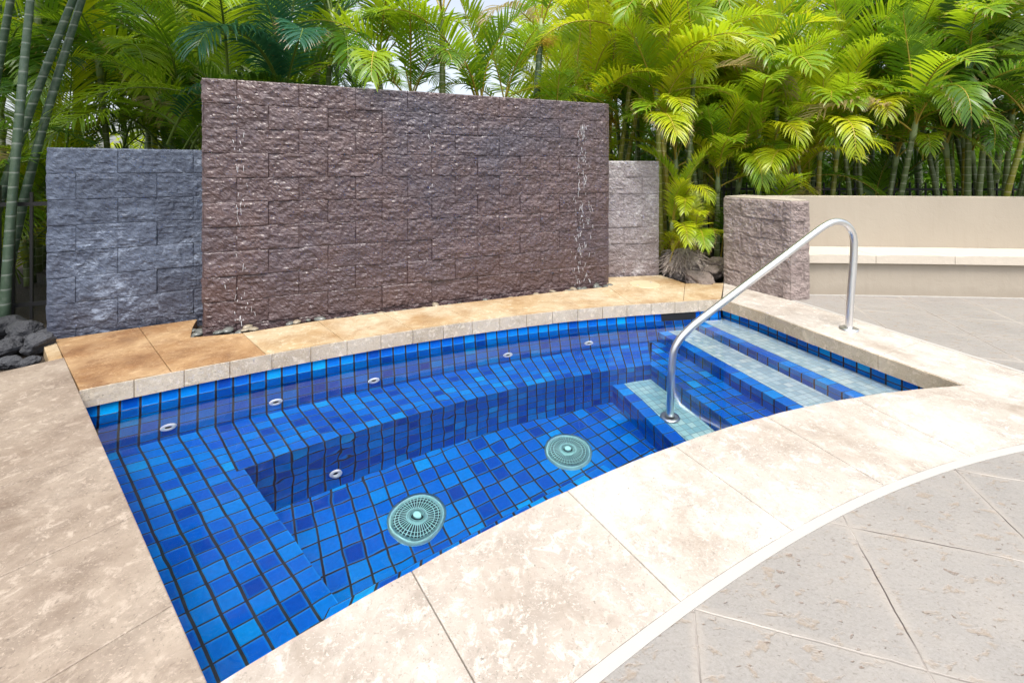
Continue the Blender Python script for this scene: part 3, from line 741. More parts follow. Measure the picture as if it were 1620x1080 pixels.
# handrail
hb = np.array([2.707, 3.651]); hd = np.array([1.15, 3.315]) - hb; hd /= np.linalg.norm(hd)
rail = empty('handrail', (hb[0], hb[1], 0), 'bent stainless steel handrail from the coping down into the spa water', 'handrail')
ctrl = [(0, .0), (-.004, .12), (-.02, .30), (-.040, .50), (-.050, .66), (-.045, .735), (-.020, .797), (.03, .845), (.095, .868), (.165, .863), (.23, .838), (.32, .790), (.56, .645), (.845, .474), (1.12, .308), (1.335, .177), (1.40, .135), (1.465, .085), (1.52, .030), (1.557, -.035), (1.573, -.12), (1.580, -.25), (1.585, -.5), (1.588, Z1)]
def catmull(c, n=6):
    c = [np.array(p, float) for p in c]; c = [2 * c[0] - c[1]] + c + [2 * c[-1] - c[-2]]; o = []
    for i in range(1, len(c) - 2):
        for t in np.linspace(0, 1, n, endpoint=False):
            a, b, d, e = c[i - 1:i + 3]
            o.append(.5 * (2 * b + (d - a) * t + (2 * a - 5 * b + 4 * d - e) * t * t + (3 * b - a - 3 * d + e) * t ** 3))
    return o + [c[-2]]
bm = bmesh.new(); tube_mesh(bm, [(hd[0] * u, hd[1] * u, z) for u, z in catmull(ctrl)], .0262, 20); bm_obj('rail_tube', bm, M_steel, rail)
for u, z in ((0, 0), (1.588, Z1)):
    bm = bmesh.new(); ring_bm(bm, .068, .027, .016, 28); o = bm_obj('base_flange', bm, M_steel, rail); o.location = (hd[0] * u, hd[1] * u, z + .001)

# access cover
lid = empty('access_cover', (1.475, 5.06, .0005), 'round cream plastic access cover in the orange stained coping', 'cover')
bm = bmesh.new(); bmesh.ops.create_cone(bm, cap_ends=True, radius1=.165, radius2=.160, depth=.006, segments=48, matrix=Matrix.Translation((0, 0, .003))); bm_obj('cover_disc', bm, M_lid, lid)
for a in (.6, 3.7):
    bm = bmesh.new(); bmesh.ops.create_cone(bm, cap_ends=True, radius1=.012, radius2=.011, depth=.003, segments=14, matrix=Matrix.Translation((.11 * math.cos(a), .11 * math.sin(a), .0075))); bm_obj('cover_screw', bm, M_steel, lid)

# ------------------------------------------------------------------ pebbles and rocks
def rock_mesh(name, seed, mat, rough=.35, sub=3, facet=True):
    bm = bmesh.new(); bmesh.ops.create_icosphere(bm, subdivisions=sub, radius=1)
    co = np.array([v.co[:] for v in bm.verts])
    d = 1 + rough * fbm(co * 1.1 + seed * 7.7, 3, seed) + (rough * .35 * fbm(co * 3.5 + seed, 3, seed + 3, .6, True) if facet else 0)
    for v, k in zip(bm.verts, d): v.co *= float(k)
    for f in bm.faces: f.smooth = not facet
    me = bpy.data.meshes.new(name); bm.to_mesh(me); bm.free(); me.materials.append(mat); return me
PEB = [rock_mesh('pebble_shape', k, M_pebble if k % 3 else M_pebble2, .18, 2, False) for k in range(6)]
rng = random.Random(4)
wd = (WR - WL) / np.linalg.norm(WR - WL); wn_ = np.array([wd[1], -wd[0]])
def pebble(x, y, z, s, k, lab):
    o = bpy.data.objects.new('river_pebble', PEB[k % 6]); col.objects.link(o); o.location = (x, y, z)
    o.scale = (s * rng.uniform(.85, 1.35), s * rng.uniform(.7, 1.), s * rng.uniform(.4, .6)); o.rotation_euler = (rng.uniform(-.2, .2), rng.uniform(-.2, .2), rng.uniform(0, 6.28))
    tag(o, lab, 'pebble', 'river pebbles along the foot of the fountain wall')
k = 0
while k < 78:
    s_ = rng.uniform(.12, 3.85); gap = rng.uniform(.015, .09)
    p = WL + wd * s_ + wn_ * gap
    pebble(p[0], p[1], rng.uniform(-.045, -.008), rng.uniform(.024, .045), k, 'smooth river pebble wedged in the gap at the foot of the brown fountain wall'); k += 1
for i in range(12):
    pebble(-2.57 + rng.uniform(-.08, .09), 3.64 + rng.uniform(-.09, .08), rng.uniform(-.05, -.015), rng.uniform(.028, .042), i, 'smooth river pebble in the corner pit left of the fountain wall')
LAVA = [rock_mesh('lava_rock_shape', 20 + k, M_lava, .45, 3) for k in range(4)]
def rock(name, me, x, y, z, s, lab, grp=None, rot=None):
    o = bpy.data.objects.new(name, me); col.objects.link(o); o.location = (x, y, z); o.scale = s
    o.rotation_euler = rot or (rng.uniform(-.4, .4), rng.uniform(-.4, .4), rng.uniform(0, 6.28)); tag(o, lab, 'rock', grp); return o
gl = 'dark lava rocks beside the left coping'
for i, (x, y, z, s, lab) in enumerate([
    (-3.46, 3.31, .02, .075, 'dark lava rock standing highest against the end of the blue grey wall'),
    (-3.31, 3.12, -.035, .05, 'small dark lava rock tucked in the coping corner'),
    (-3.44, 3.11, -.035, .06, 'rounded grey lava rock at the front of the rock bed'),
    (-3.62, 3.26, .00, .085, 'dark lava rock just left of the one against the wall end'),
    (-3.74, 3.50, .03, .10, 'lava rock at the foot of the green palm stem'),
    (-3.52, 2.99, -.045, .06, 'flat lava rock touching the left coping edge'),
    (-3.95, 3.52, .05, .12, 'bulky lava rock behind the others at the left frame edge'),
    (-3.70, 3.08, -.03, .085, 'broad lava rock lying left of the rounded grey one'),
    (-3.56, 3.48, .0, .07, 'small lava rock in the shade behind the highest one'),
    (-3.86, 3.26, .0, .09, 'lava rock cut by the left frame edge')]):
    rock('lava_rock', LAVA[i % 4], x, y, z, (s * 1.2, s * .95, s * .8), lab, gl)
RK = [rock_mesh('garden_rock_shape', 40 + k, M_rock, .5, 4) for k in range(3)]
for i, (x, y, z, s, lab) in enumerate([
    (2.16, 5.22, .0, .13, 'flat brown rock at the coping edge below the palm root ball'),
    (2.42, 5.42, .05, .11, 'brown rock wedged between palm root ball and mauve pillar'),
    (2.52, 5.62, .10, .13, 'upper grey rock behind the mauve pillar corner')]):
    rock('garden_rock', RK[i], x, y, z, (s * 1.4, s, s * .7), lab)

# ------------------------------------------------------------------ trickles of water on the wall
tw = NT('falling_water_white'); tw.principled((.86, .88, .92), .12, Transmission_Weight=.35, IOR=1.33)
def trickle(s0, spread, n, seed, lab, ztop=1.9, film=False):
    r = random.Random(seed); bm = bmesh.new()
    for i in range(n):
        z = r.uniform(0.02, ztop); s_ = s0 + r.gauss(0, spread) * (.5 + .6 * (ztop - z) / ztop)
        p = WL + wd * s_ + wn_ * (.030 + abs(r.gauss(0, .012)))
        l = r.uniform(.006, .034) if r.random() < .94 else r.uniform(.03, .055); w = r.uniform(.0011, .0026)
        m = Matrix.Translation((p[0], p[1], z)) @ Matrix.Rotation(r.uniform(-.35, .35), 4, 'Y') @ Matrix.Diagonal((w, w, l, 1))
        bmesh.ops.create_icosphere(bm, subdivisions=1, radius=1, matrix=m)
    for f in bm.faces: f.smooth = True
    tag(bm_obj('water_trickle', bm, tw.m), lab, 'water', None, 'stuff')
trickle(.27, .036, 48, 1, 'thin trickle of falling drops near the left end of the fountain wall')
trickle(3.50, .06, 150, 2, 'wider trickle of white drops near the right end of the fountain wall', 1.8)
trickle(1.83, .03, 9, 3, 'faint few drops near the middle of the fountain wall top', 1.75)

# ------------------------------------------------------------------ iron fence
def fence(name, a, b, lab, h=1.1, step=.115):
    a, b = np.array(a), np.array(b); L = np.linalg.norm(b - a); d = (b - a) / L; ang = math.atan2(d[1], d[0])
    root = empty(name, (a[0], a[1], 0), lab, 'fence')
    for z in (.14, h - .11):
        bm = bmesh.new(); box_bm(bm, (d[0] * L / 2, d[1] * L / 2, z), (L, .026, .034), ang); bm_obj('fence_rail', bm, M_iron, root)
    k = 0; n = int(L / step)
    for i in range(n + 1):
        s_ = i * step; post = i % 18 == 0
        bm = bmesh.new()
        if post: box_bm(bm, (d[0] * s_, d[1] * s_, h / 2 - .0), (.06, .06, h + .10), ang)
        else: box_bm(bm, (d[0] * s_, d[1] * s_, h / 2), (.019, .019, h - .02), ang)
        bm_obj('fence_post' if post else 'fence_picket', bm, M_iron, root)
fence('iron_fence', (-6.2, 2.95), (-3.3, 4.22), 'black iron picket fence at left, behind the leaning palm stem and blue grey wall')
fence('iron_fence', (1.75, 7.02), (9.6, 6.72), 'black iron picket fence showing between palm stems behind the beige bench wall', 1.08)

# ------------------------------------------------------------------ palms
def frond_mesh(seed, L, p0, p1, n=44, leaf=.46, wid=.030, vee=28, droop=.16, bend=0.):
    r = random.Random(seed); V = []; Fc = []; UV = []; MI = []
    N = 26; pts = [Vector((0, 0, 0))]; tans = []
    for i in range(N):
        t = i / (N - 1); pitch = R(p0 + (p1 - p0) * t ** 1.35); yaw = R(bend) * t * t
        T = Vector((math.cos(pitch) * math.cos(yaw), math.cos(pitch) * math.sin(yaw), math.sin(pitch))); tans.append(T)
        pts.append(pts[-1] + T * (L / N))
    tans.append(tans[-1])
    def at(t):
        f = t * N; i = min(int(f), N - 1); return pts[i].lerp(pts[i + 1], f - i), tans[i].lerp(tans[min(i + 1, N)], f - i).normalized()
    # rachis: flattened tube
    segs = 18; prev = None
    for i in range(segs + 1):
        t = i / segs; p, T = at(min(t, .999)); S = Vector((0, 0, 1)).cross(T)
        if S.length < .05: S = Vector((0, 1, 0))
        S.normalize(); Nn = T.cross(S); w = .0135 * (1 - t) ** .8 + .002
        ring = []
        for k in range(5):
            a = 2 * math.pi * k / 5; ring.append(len(V)); V.append(p + S * math.cos(a) * w + Nn * math.sin(a) * w * .8); UV.append((.5, t * .5))
        if prev:
            for k in range(5): Fc.append((prev[k], prev[(k + 1) % 5], ring[(k + 1) % 5], ring[k])); MI.append(1)
        prev = ring
    for i in range(n):
        t0 = .17 + .825 * (i + .5) / n
        for sd in (1, -1):
            t = min(.995, t0 + r.uniform(-.004, .004)); p, T = at(t)
            S = Vector((0, 0, 1)).cross(T)
            if S.length < .05: S = Vector((0, 1, 0))
            S = S.normalized() * sd; Nn = T.cross(S) * sd
            x = (t - .17) / .825
            lf = leaf * (.50 + .95 * x - 1.05 * x * x * x + .0) * r.uniform(.9, 1.08) * (.85 if x < .06 else 1)
            lf = max(lf, leaf * .22)
            fa = R(32 + 34 * x * x + r.uniform(-5, 5)); va = R(vee * (1 - .55 * x) + r.uniform(-6, 6))
            d = (S * math.cos(fa) + T * math.sin(fa)); d = (d * math.cos(va) + Nn * math.sin(va)).normalized()
            wd_ = (T - d * T.dot(d)).normalized(); wd_ = (wd_ + Nn * r.uniform(-.25, .25)).normalized()
            w = wid * r.uniform(.85, 1.1) * (.75 + .5 * math.sin(math.pi * min(1, x + .15))); prof = (.45, .95, 1., .72, .06); q = p.copy(); base = len(V)
            dr = droop * r.uniform(.6, 1.5)
            for k in range(5):
                V.append(q + wd_ * w * .5 * prof[k]); V.append(q - wd_ * w * .5 * prof[k]); UV += [(0, k / 4), (1, k / 4)]
                q = q + d * (lf / 4); d = (d + Vector((0, 0, -dr * (k + .6)))).normalized(); wd_ = (wd_ - d * wd_.dot(d)).normalized()
            for k in range(4): Fc.append((base + 2 * k, base + 2 * k + 1, base + 2 * k + 3, base + 2 * k + 2)); MI.append(0)
    me = bpy.data.meshes.new('frond_shape'); me.from_pydata([tuple(v) for v in V], [], Fc); me.update()
    lay = me.uv_layers.new(name='UVMap'); idx = np.empty(len(me.loops), dtype=np.int64); me.loops.foreach_get('vertex_index', idx)
    lay.data.foreach_set('uv', np.array(UV, dtype=np.float32)[idx].ravel())
    me.polygons.foreach_set('material_index', MI); me.polygons.foreach_set('use_smooth', [True] * len(Fc))
    me.materials.append(LEAF['mid']); me.materials.append(M_rachis); return me
FRONDS = {}; FINE = {}
for age, (p0, p1) in enumerate(((84, 56), (76, 14), (68, -28), (52, -48), (30, -56), (64, -72))):
    FRONDS[age] = [frond_mesh(100 * age + k, 1.62, p0 + 4 * k - 4, p1 + 9 * k - 9, 27 + 2 * k, .44 + .04 * k, .031, 34 - 3 * age, .05 + .03 * age, (-14, 0, 16)[k]) for k in range(3)]
for age, (p0, p1) in enumerate(((84, 52), (74, 8), (66, -34), (50, -50), (28, -58), (62, -70))):
    FINE[age] = [frond_mesh(700 + 100 * age + k, 1.7, p0 + 4 * k - 4, p1 + 9 * k - 9, 46 + 3 * k, .46 + .03 * k, .019, 20 - 2 * age, .07 + .03 * age, (-18, 6, 14)[k]) for k in range(3)]
WALLS = [(-3.6, -2.5, lambda x: 3.44 + (x + 3.53) * .593, 1.45), (-2.55, 1.12, lambda x: 3.62 + (x + 2.475) * .42, 2.0), (1.0, 1.82, lambda x: 5.40 + (x - .95) * .154, 1.37), (2.35, 8.6, lambda x: seat_front(max(x, 3)) + .5, .96)]
def pierces(o, base):
    M = Matrix.Translation(base) @ o.matrix_basis
    for v in list(o.data.vertices)[::23]:
        p = M @ v.co
        for a, b, f, top in WALLS:
            if a < p.x < b and p.y < f(p.x) + .50 and p.z < top + .02: return True
    return False
def add_frond(root, at, az, age, sc, mat, r, stalk=M_rachis, fine=.5):
    o = bpy.data.objects.new('frond', (FINE if r.random() < fine else FRONDS)[age][r.randrange(3)]); col.objects.link(o); o.parent = root
    o.location = at; o.rotation_euler = (r.uniform(-.08, .08), r.uniform(-.10, .10), az); o.scale = (sc, sc, sc)
    for k_ in range(7):
        if not pierces(o, root.location): break
        o.rotation_euler.z = math.pi / 2 + r.uniform(-1.5, 1.5) if k_ > 2 else az + (k_ + 1) * .8
    else:
        o.data = FRONDS[0][0]
    for s_, m in ((0, LEAF[mat]), (1, stalk)):
        o.material_slots[s_].link = 'OBJECT'; o.material_slots[s_].material = m
    return o
def flowers(root, at, r, n=70):
    bm = bmesh.new()
    for i in range(n):
        a = r.uniform(0, 6.28); e = r.uniform(-.7, .9); L = r.uniform(.12, .34); p = Vector(at); pts = [p.copy()]; d = Vector((math.cos(a) * math.cos(e), math.sin(a) * math.cos(e), math.sin(e)))
        for k in range(4):
            p = p + d * L / 4 + Vector((r.uniform(-.02, .02), r.uniform(-.02, .02), r.uniform(-.02, .02))); pts.append(p.copy()); d = (d + Vector((0, 0, -.22))).normalized()
        tube_mesh(bm, pts, [.005, .005, .0045, .004, .003], 4, False)
        for k in range(5):
            s0 = pts[r.randrange(1, 5)]; dd = Vector((r.uniform(-1, 1), r.uniform(-1, 1), r.uniform(-1, .5))).normalized() * r.uniform(.03, .08)
            tube_mesh(bm, [s0, s0 + dd], .0035, 3, False)
    bm_obj('flower_cluster', bm, M_flower, root)
def palm(x, y, lab, canes, leaf, seed, stem='green', stalk=M_rachis, fs=1., nfr=7, name='areca_palm', shoots=0, cam=.35, rad=.036, flw=None, cat='palm', grp='palms planted behind the walls', ages=None):
    """canes: list of (dx, dy, height, lean_x, lean_y)"""
    r = random.Random(seed); root = empty(name, (x, y, -.06), lab, cat, grp); fine = .8 if x < -1.5 else (.6 if x < 1.8 else .3)
    for ci, (dx, dy, h, lx, ly) in enumerate(canes):
        n = max(5, int(h / .22)); pts = []
        for i in range(n + 1):
            t = i / n; pts.append((lx * h * t ** 1.3, ly * h * t ** 1.3, h * t))
        rr = [rad * (1.12 - .35 * i / n) for i in range(n + 1)]
        bm = bmesh.new(); tube_mesh(bm, pts, rr, 9)
        # crownshaft
        top = Vector(pts[-1]); dirv = (top - Vector(pts[-2])).normalized()
        o = bm_obj('stem', bm, STEM[stem if not isinstance(stem, list) else stem[ci % len(stem)]], root); o.location = (dx, dy, 0)
        bm = bmesh.new(); cs = .30 * fs
        tube_mesh(bm, [top - dirv * .03, top + dirv * .05, top + dirv * cs * .5, top + dirv * cs], [rad * .80, rad * 1.05, rad * .9, rad * .5], 9); bm_obj('crownshaft', bm, M_shaft, root).location = (dx, dy, 0)
        apex = Vector((dx, dy, 0)) + top + dirv * cs * .85
        az0 = r.uniform(0, 6.28); az = az0
        for k in range(nfr):
            u = k / max(1, nfr - 1); age = (0, 1, 1, 2, 2, 3, 4, 4)[min(7, int(u * 6.2 + .6))] if ages is None else r.choice(ages)
            az = az0 + k * 2.4
            if r.random() < cam:
                az = math.atan2(-y, -x) + r.uniform(-.75, .75)
                if age >= 2: age = r.choice((2, 3, 5))
            lm = leaf if not isinstance(leaf, list) else r.choice(leaf)
            if k == nfr - 1 and r.random() < .10: lm, age = 'dry', 4
            add_frond(root, apex - dirv * (.03 + .14 * u), az, age, fs * r.uniform(.78, 1.14), lm, r, stalk, fine)
        if flw and ci in flw: flowers(root, apex - dirv * .28, r)
    for i in range(shoots):
        a = r.uniform(0, 6.28); q = r.uniform(.05, .38)
        add_frond(root, (q * math.cos(a), q * math.sin(a), r.uniform(.0, .35)), a + r.uniform(-.5, .5), r.choice((0, 1, 1, 2, 2)), fs * r.uniform(.6, .95), leaf if not isinstance(leaf, list) else r.choice(leaf), r, stalk, fine)
    return root
def canes(n, hmin, hmax, seed, spread=.28, lean=.16):
    r = random.Random(seed); out = []
    for i in range(n):
        a = 2 * math.pi * (i + r.uniform(-.3, .3)) / n; q = spread * r.uniform(.3, 1)
        out.append((q * math.cos(a), q * math.sin(a), hmin + (hmax - hmin) * r.random(), lean * math.cos(a) * r.uniform(.3, 1.2), lean * math.sin(a) * r.uniform(.3, 1.2)))
    return out
DK = ['dark', 'mid', 'mid']; MD = ['mid', 'bright', 'bright']; BR = ['bright', 'bright', 'gold', 'gold', 'mid']; GD = ['gold', 'gold', 'bright']
# left
palm(-4.7, 4.0, 'tall palm at left with two long ringed blue green canes leaning right', [(-.06, 0, 3.1, .325, .0), (.15, .05, 3.1, .236, .02), (-.35, .2, 3.4, .15, 0.)], ['mid', 'bright', 'teal'], 1, 'blue', M_rachisg, 1.15, 7, rad=.034, cam=.15)
palm(-5.35, 3.6, 'dark palm at the left frame edge, its low fronds hanging over the iron fence', canes(5, .4, 2.2, 2), ['mid', 'dark', 'bright'], 2, 'green', M_rachisg, 1.0, 6, shoots=6, cam=.2)
palm(-4.18, 3.74, 'green palm stem rising from the lava rocks past the fence', [(0, 0, 3.2, .05, .03)], ['mid', 'dark'], 3, 'blue', M_rachisg, .9, 5, rad=.032, cam=.1)
palm(-3.3, 5.3, 'palm with arching dark fronds just behind the left end of the fountain wall', canes(4, 1.0, 2.1, 4), ['mid', 'bright', 'dark'], 4, 'green', M_rachisg, 1.2, 5, cam=.1)
palm(-5.5, 5.3, 'low bright palm beyond the iron fence at the far left', canes(4, .2, 1.0, 52), ['bright', 'gold', 'mid'], 52, 'green', M_rachisg, .95, 6, shoots=9, cam=.2)
fp = palm(-5.05, 6.1, 'fine leaved palm showing just over the top of the blue grey wall', canes(4, 1.2, 2.7, 51), ['bright', 'mid', 'gold'], 51, 'green', M_rachisg, 1.1, 6, cam=.1)
palm(-4.6, 6.8, 'shaded palm behind the join of the blue grey wall and the fountain wall', canes(4, 1.6, 3.2, 5), ['mid', 'gold', 'bright'], 5, 'green', M_rachisg, 1.1, 5, cam=.1)
palm(-5.6, 6.7, 'palm with two thick ringed trunks showing above the blue grey wall', [(-.8, 0, 2.9, .0, 0), (.85, 0, 3.0, .02, 0)], ['mid', 'bright', 'dark'], 6, 'green', M_rachisg, 1.1, 5, rad=.07, cam=.1)
tp = palm(-2.45, 5.0, 'palm whose teal frond droops over the left top corner of the fountain wall', [(0, 0, 1.95, -.05, .04), (.2, .3, 2.9, .05, 0)], ['teal', 'dark', 'teal'], 7, 'green', M_rachisg, 1.0, 5, cam=.3)
tp_ = tp
palm(-3.15, 6.1, 'pair of grey ringed trunks behind the left third of the fountain wall', [(-.25, 0, 3.1, .02, 0), (.22, .1, 2.8, .10, 0)], ['dark', 'mid', 'teal'], 8, 'grey', M_rachisg, 1.05, 6, rad=.062, cam=.15)
hp = palm(-1.25, 5.6, 'palm with large yellow green frond hanging over the middle of the fountain wall', [(0, 0, 2.05, .0, 0), (-.35, .35, 2.6, -.05, 0)], ['bright', 'mid', 'bright'], 9, 'green', M_rachis, .95, 5, cam=.3)
def hero(root, at, az, age, sc, mat, k, stalk=M_rachis, bank=FRONDS):
    o = bpy.data.objects.new('frond', bank[age][k]); col.objects.link(o); o.parent = root; o.location = Vector(at) - root.location; o.rotation_euler = (0, 0, az); o.scale = (sc,) * 3
    for s_, m in ((0, LEAF[mat]), (1, stalk)): o.material_slots[s_].link = 'OBJECT'; o.material_slots[s_].material = m
hero(tp_, (-3.75, 4.95, 1.55), -.28, 5, 1.12, 'teal', 1, M_rachisg, FINE)
hero(tp_, (-3.6, 5.1, 1.5), -.1, 2, 1.15, 'dark', 0, M_rachisg, FINE)
hero(tp_, (-3.7, 5.0, 1.3), .15, 2, 1.05, 'mid', 2, M_rachisg, FINE)
for (x, y, z, az, age, sc, m, k) in ((-5.9, 6.0, 1.15, .15, 2, 1.05, 'mid', 0), (-4.3, 5.9, 1.25, 2.7, 2, .95, 'mid', 2), (-5.4, 6.3, 1.5, -.2, 1, 1.0, 'bright', 1), (-5.9, 6.5, 1.0, .4, 1, 1.1, 'bright', 0), (-4.7, 6.2, 1.1, 1.9, 1, .9, 'gold', 2), (-5.5, 5.7, 1.45, -.05, 3, 1.0, 'dark', 1), (-4.6, 6.4, 1.0, .9, 1, 1.0, 'bright', 1), (-5.2, 6.6, 1.9, -.1, 2, 1.0, 'mid', 1)):
    hero(fp, (x, y, z), az, age, sc, m, k, M_rachisg, FINE)
hero(hp, (-1.50, 5.12, 1.98), -1.35, 5, .86, 'bright', 1)
hero(hp, (-1.40, 5.45, 2.30), -2.6, 2, .85, 'bright', 1)
palm(-.75, 5.9, 'palm with pale crownshaft and orange stalks leaning right behind the fountain wall', [(0, 0, 1.9, .16, 0), (-.2, .3, 3.2, 0, 0)], ['bright', 'mid'], 10, 'green', M_rachis, 1.15, 6, rad=.05, flw=(0,), cam=.1)
palm(-.1, 6.2, 'flowering palm with fat green crownshaft and yellow flower clusters', [(0, 0, 2.0, 0, 0), (.35, .4, 3.2, .05, 0)], ['mid', 'bright'], 11, 'blue', M_rachis, 1.05, 5, rad=.058, flw=(0, 1), cam=.1)
palm(.75, 6.5, 'low bright palm just above the right half of the fountain wall', canes(3, 1.0, 2.0, 12), ['bright', 'mid', 'gold'], 12, 'green', M_rachis, .9, 5, shoots=2, cam=.2)
palm(1.35, 7.0, 'tall yellowish palm behind the right top corner of the fountain wall', canes(5, 1.8, 3.3, 13), ['gold', 'bright', 'mid'], 13, 'yellow', M_rachis, 1.05, 6, cam=.2, flw=(1,))
# right of the fountain wall
palm(2.06, 5.86, 'tall slim palm with yellow ringed canes between fountain wall and pillar', [(-.14, 0, 2.2, -.02, 0), (.06, .02, 1.75, -.10, .03), (.2, .1, 2.5, .06, .03), (0, .3, 3.0, 0, 0), (.12, .25, 1.3, .05, .1)], ['bright', 'gold', 'bright'], 14, ['yellow', 'yellow', 'green'], M_rachis, .9, 6, rad=.036, cam=.3)
rb = palm(2.12, 5.62, 'small bright palm growing from a grey fibrous root ball by the pillar', [(-.12, 0, .55, -.03, 0), (.10, -.05, .45, .05, 0), (.02, .1, .80, 0, 0)], ['bright', 'gold'], 15, 'yellow', M_rachis, .52, 6, rad=.030, shoots=7, cam=.2)
bm = bmesh.new(); r_ = random.Random(31)
bmesh.ops.create_icosphere(bm, subdivisions=4, radius=1)
co = np.array([v.co[:] for v in bm.verts]); dd = 1 + .3 * fbm(co * 2.3, 4, 77)
for v, k in zip(bm.verts, dd): v.co = Vector((v.co.x * .27 * k, v.co.y * .22 * k, v.co.z * .22 * k + .14))
for i in range(420):
    a = r_.uniform(0, 6.28); e = r_.uniform(-.2, 1.3); p = Vector((.27 * math.cos(a) * math.cos(e), .22 * math.sin(a) * math.cos(e), .14 + .23 * math.sin(e)))
    d_ = Vector((math.cos(a) * .3 + r_.uniform(-.4, .4), math.sin(a) * .3 + r_.uniform(-.4, .4), -1 + r_.uniform(-.2, .9))).normalized(); l = r_.uniform(.05, .13); sdv = d_.cross(Vector((math.cos(a), math.sin(a), .2))).normalized() * r_.uniform(.004, .012); o_ = Vector((math.cos(a), math.sin(a), .3)) * r_.uniform(.01, .05)
    vs = [bm.verts.new(q_) for q_ in (p + sdv, p - sdv, p + o_ + d_ * l * .5 - sdv, p + o_ * 1.4 + d_ * l, p + o_ + d_ * l * .5 + sdv)]; bm.faces.new(vs)
bm_obj('root_ball', bm, M_root, rb)
right = [
 (2.95, 6.6, 'palm with broad bright frond arching left just above the pillar', canes(4, .9, 1.7, 41), BR, 'green', .85, 6, 2),
 (3.35, 7.5, 'tall palm with golden fronds high above the pillar', canes(5, 1.9, 3.0, 42), GD, ['green', 'yellow'], 1.05, 7, 0),
 (3.55, 6.35, 'palm with two pale green canes right behind the left end of the bench wall', [(-.1, 0, 1.65, 0, 0), (.12, .02, 2.1, .02, 0), (.3, .1, 1.1, .1, 0)], BR, 'blue', .9, 6, 2),
 (4.25, 6.4, 'bushy young palm with yellow shoots above the third bench slab', canes(4, .9, 1.6, 44), GD, 'yellow', .8, 6, 4),
 (4.55, 7.3, 'tall leafy palm with heart shaped drooping fronds in the middle of the right row', canes(6, 1.5, 3.1, 45), BR, 'green', 1.0, 7, 0),
 (5.1, 6.4, 'palm with wide flat green frond leaning right over the bench wall', canes(4, .8, 1.8, 46), ['bright', 'mid', 'bright'], 'green', .95, 6, 3),
 (5.65, 6.9, 'palm with thin brown ringed cane slanting right above the bench', [(0, 0, 2.5, .14, 0), (-.3, .1, 2.0, -.05, 0), (.2, .2, 3.0, .1, 0)], MD, ['grey', 'green', 'green'], 1.0, 7, 0),
 (6.2, 6.2, 'shaded palm with green and yellow canes near the right frame edge', canes(6, 1.4, 3.0, 48), ['mid', 'dark', 'bright'], ['green', 'yellow'], 1.0, 6, 1),
 (7.0, 6.6, 'dark palm at the right frame edge with low fronds', canes(6, 1.2, 3.0, 49), ['dark', 'mid'], 'green', 1.1, 7, 2),
]
for i, (x, y, lab, cn, lf, st, fs, nf, sh) in enumerate(right):
    palm(x, y, lab, cn, lf, 60 + i, st, M_rachis, fs, nf, shoots=sh, cam=.42, ages=None)
roots = [o for o in col.objects if o.get('category') == 'palm']
def near(x): return min((o for o in roots if 5.5 < o.location.y < 7.6), key=lambda o: abs(o.location.x - x))
for x, y, z, sc, k, m in ((3.95, 6.6, 2.62, .85, 1, 'gold'), (5.35, 6.5, 2.02, .85, 0, 'gold'), (4.65, 6.3, 1.48, .80, 1, 'bright'), (3.55, 6.2, 1.42, .72, 2, 'gold'), (2.72, 6.4, 1.68, .75, 0, 'bright'), (2.45, 6.2, 2.15, .75, 2, 'gold'), (5.6, 6.2, 1.40, .62, 1, 'bright'), (5.2, 6.3, 1.70, .8, 2, 'gold')):
    hero(near(x), (x, y, z), math.atan2(-y, -x) + random.uniform(-.35, .35), 5, sc, m, k)
# second and third row
rear = [
 (-6.4, 6.0, 'dark tall palm in the rear row at the far left', DK), (-5.4, 9.2, 'rear palm above the left top corner of the fountain wall', ['mid', 'dark']),
 (-3.9, 9.6, 'rear palm high behind the left half of the fountain wall', ['bright', 'mid']),
 (-6.6, 8.3, 'rear palm above the middle of the blue grey wall', ['mid', 'bright', 'dark']),
 (-5.7, 7.6, 'rear palm showing above the right half of the blue grey wall', ['mid', 'bright', 'gold']),
 (1.2, 9.2, 'rear palm high above the right part of the fountain wall', ['bright', 'gold']), (2.5, 8.6, 'rear palm above the gap between fountain wall and pillar', BR),
 (3.9, 9.0, 'rear palm behind the golden one above the pillar', BR), (5.2, 8.6, 'rear palm in the centre of the right row', MD),
 (6.5, 8.2, 'rear palm behind the slanting brown cane', ['mid', 'dark', 'bright']), (7.7, 7.9, 'rear dark palm at the far right', DK),
 (8.8, 9.4, 'last rear palm at the far right corner', ['dark', 'mid']), (4.6, 10.6, 'distant palm at the back of the right grove', ['mid', 'bright']), (2.6, 10.8, 'distant palm above the small root ball palm', ['mid', 'bright'])]
for i, (x, y, lab, lf) in enumerate(rear):
    palm(x, y, lab, canes(5, 1.4, 4.2, 200 + i, .5, .1), lf, 300 + i, 'green', M_rachisg if x < 0 else M_rachis, 1.25, 7, cam=.2, rad=.05, grp='rear row of palms', shoots=6 if x > 1.5 else 2)

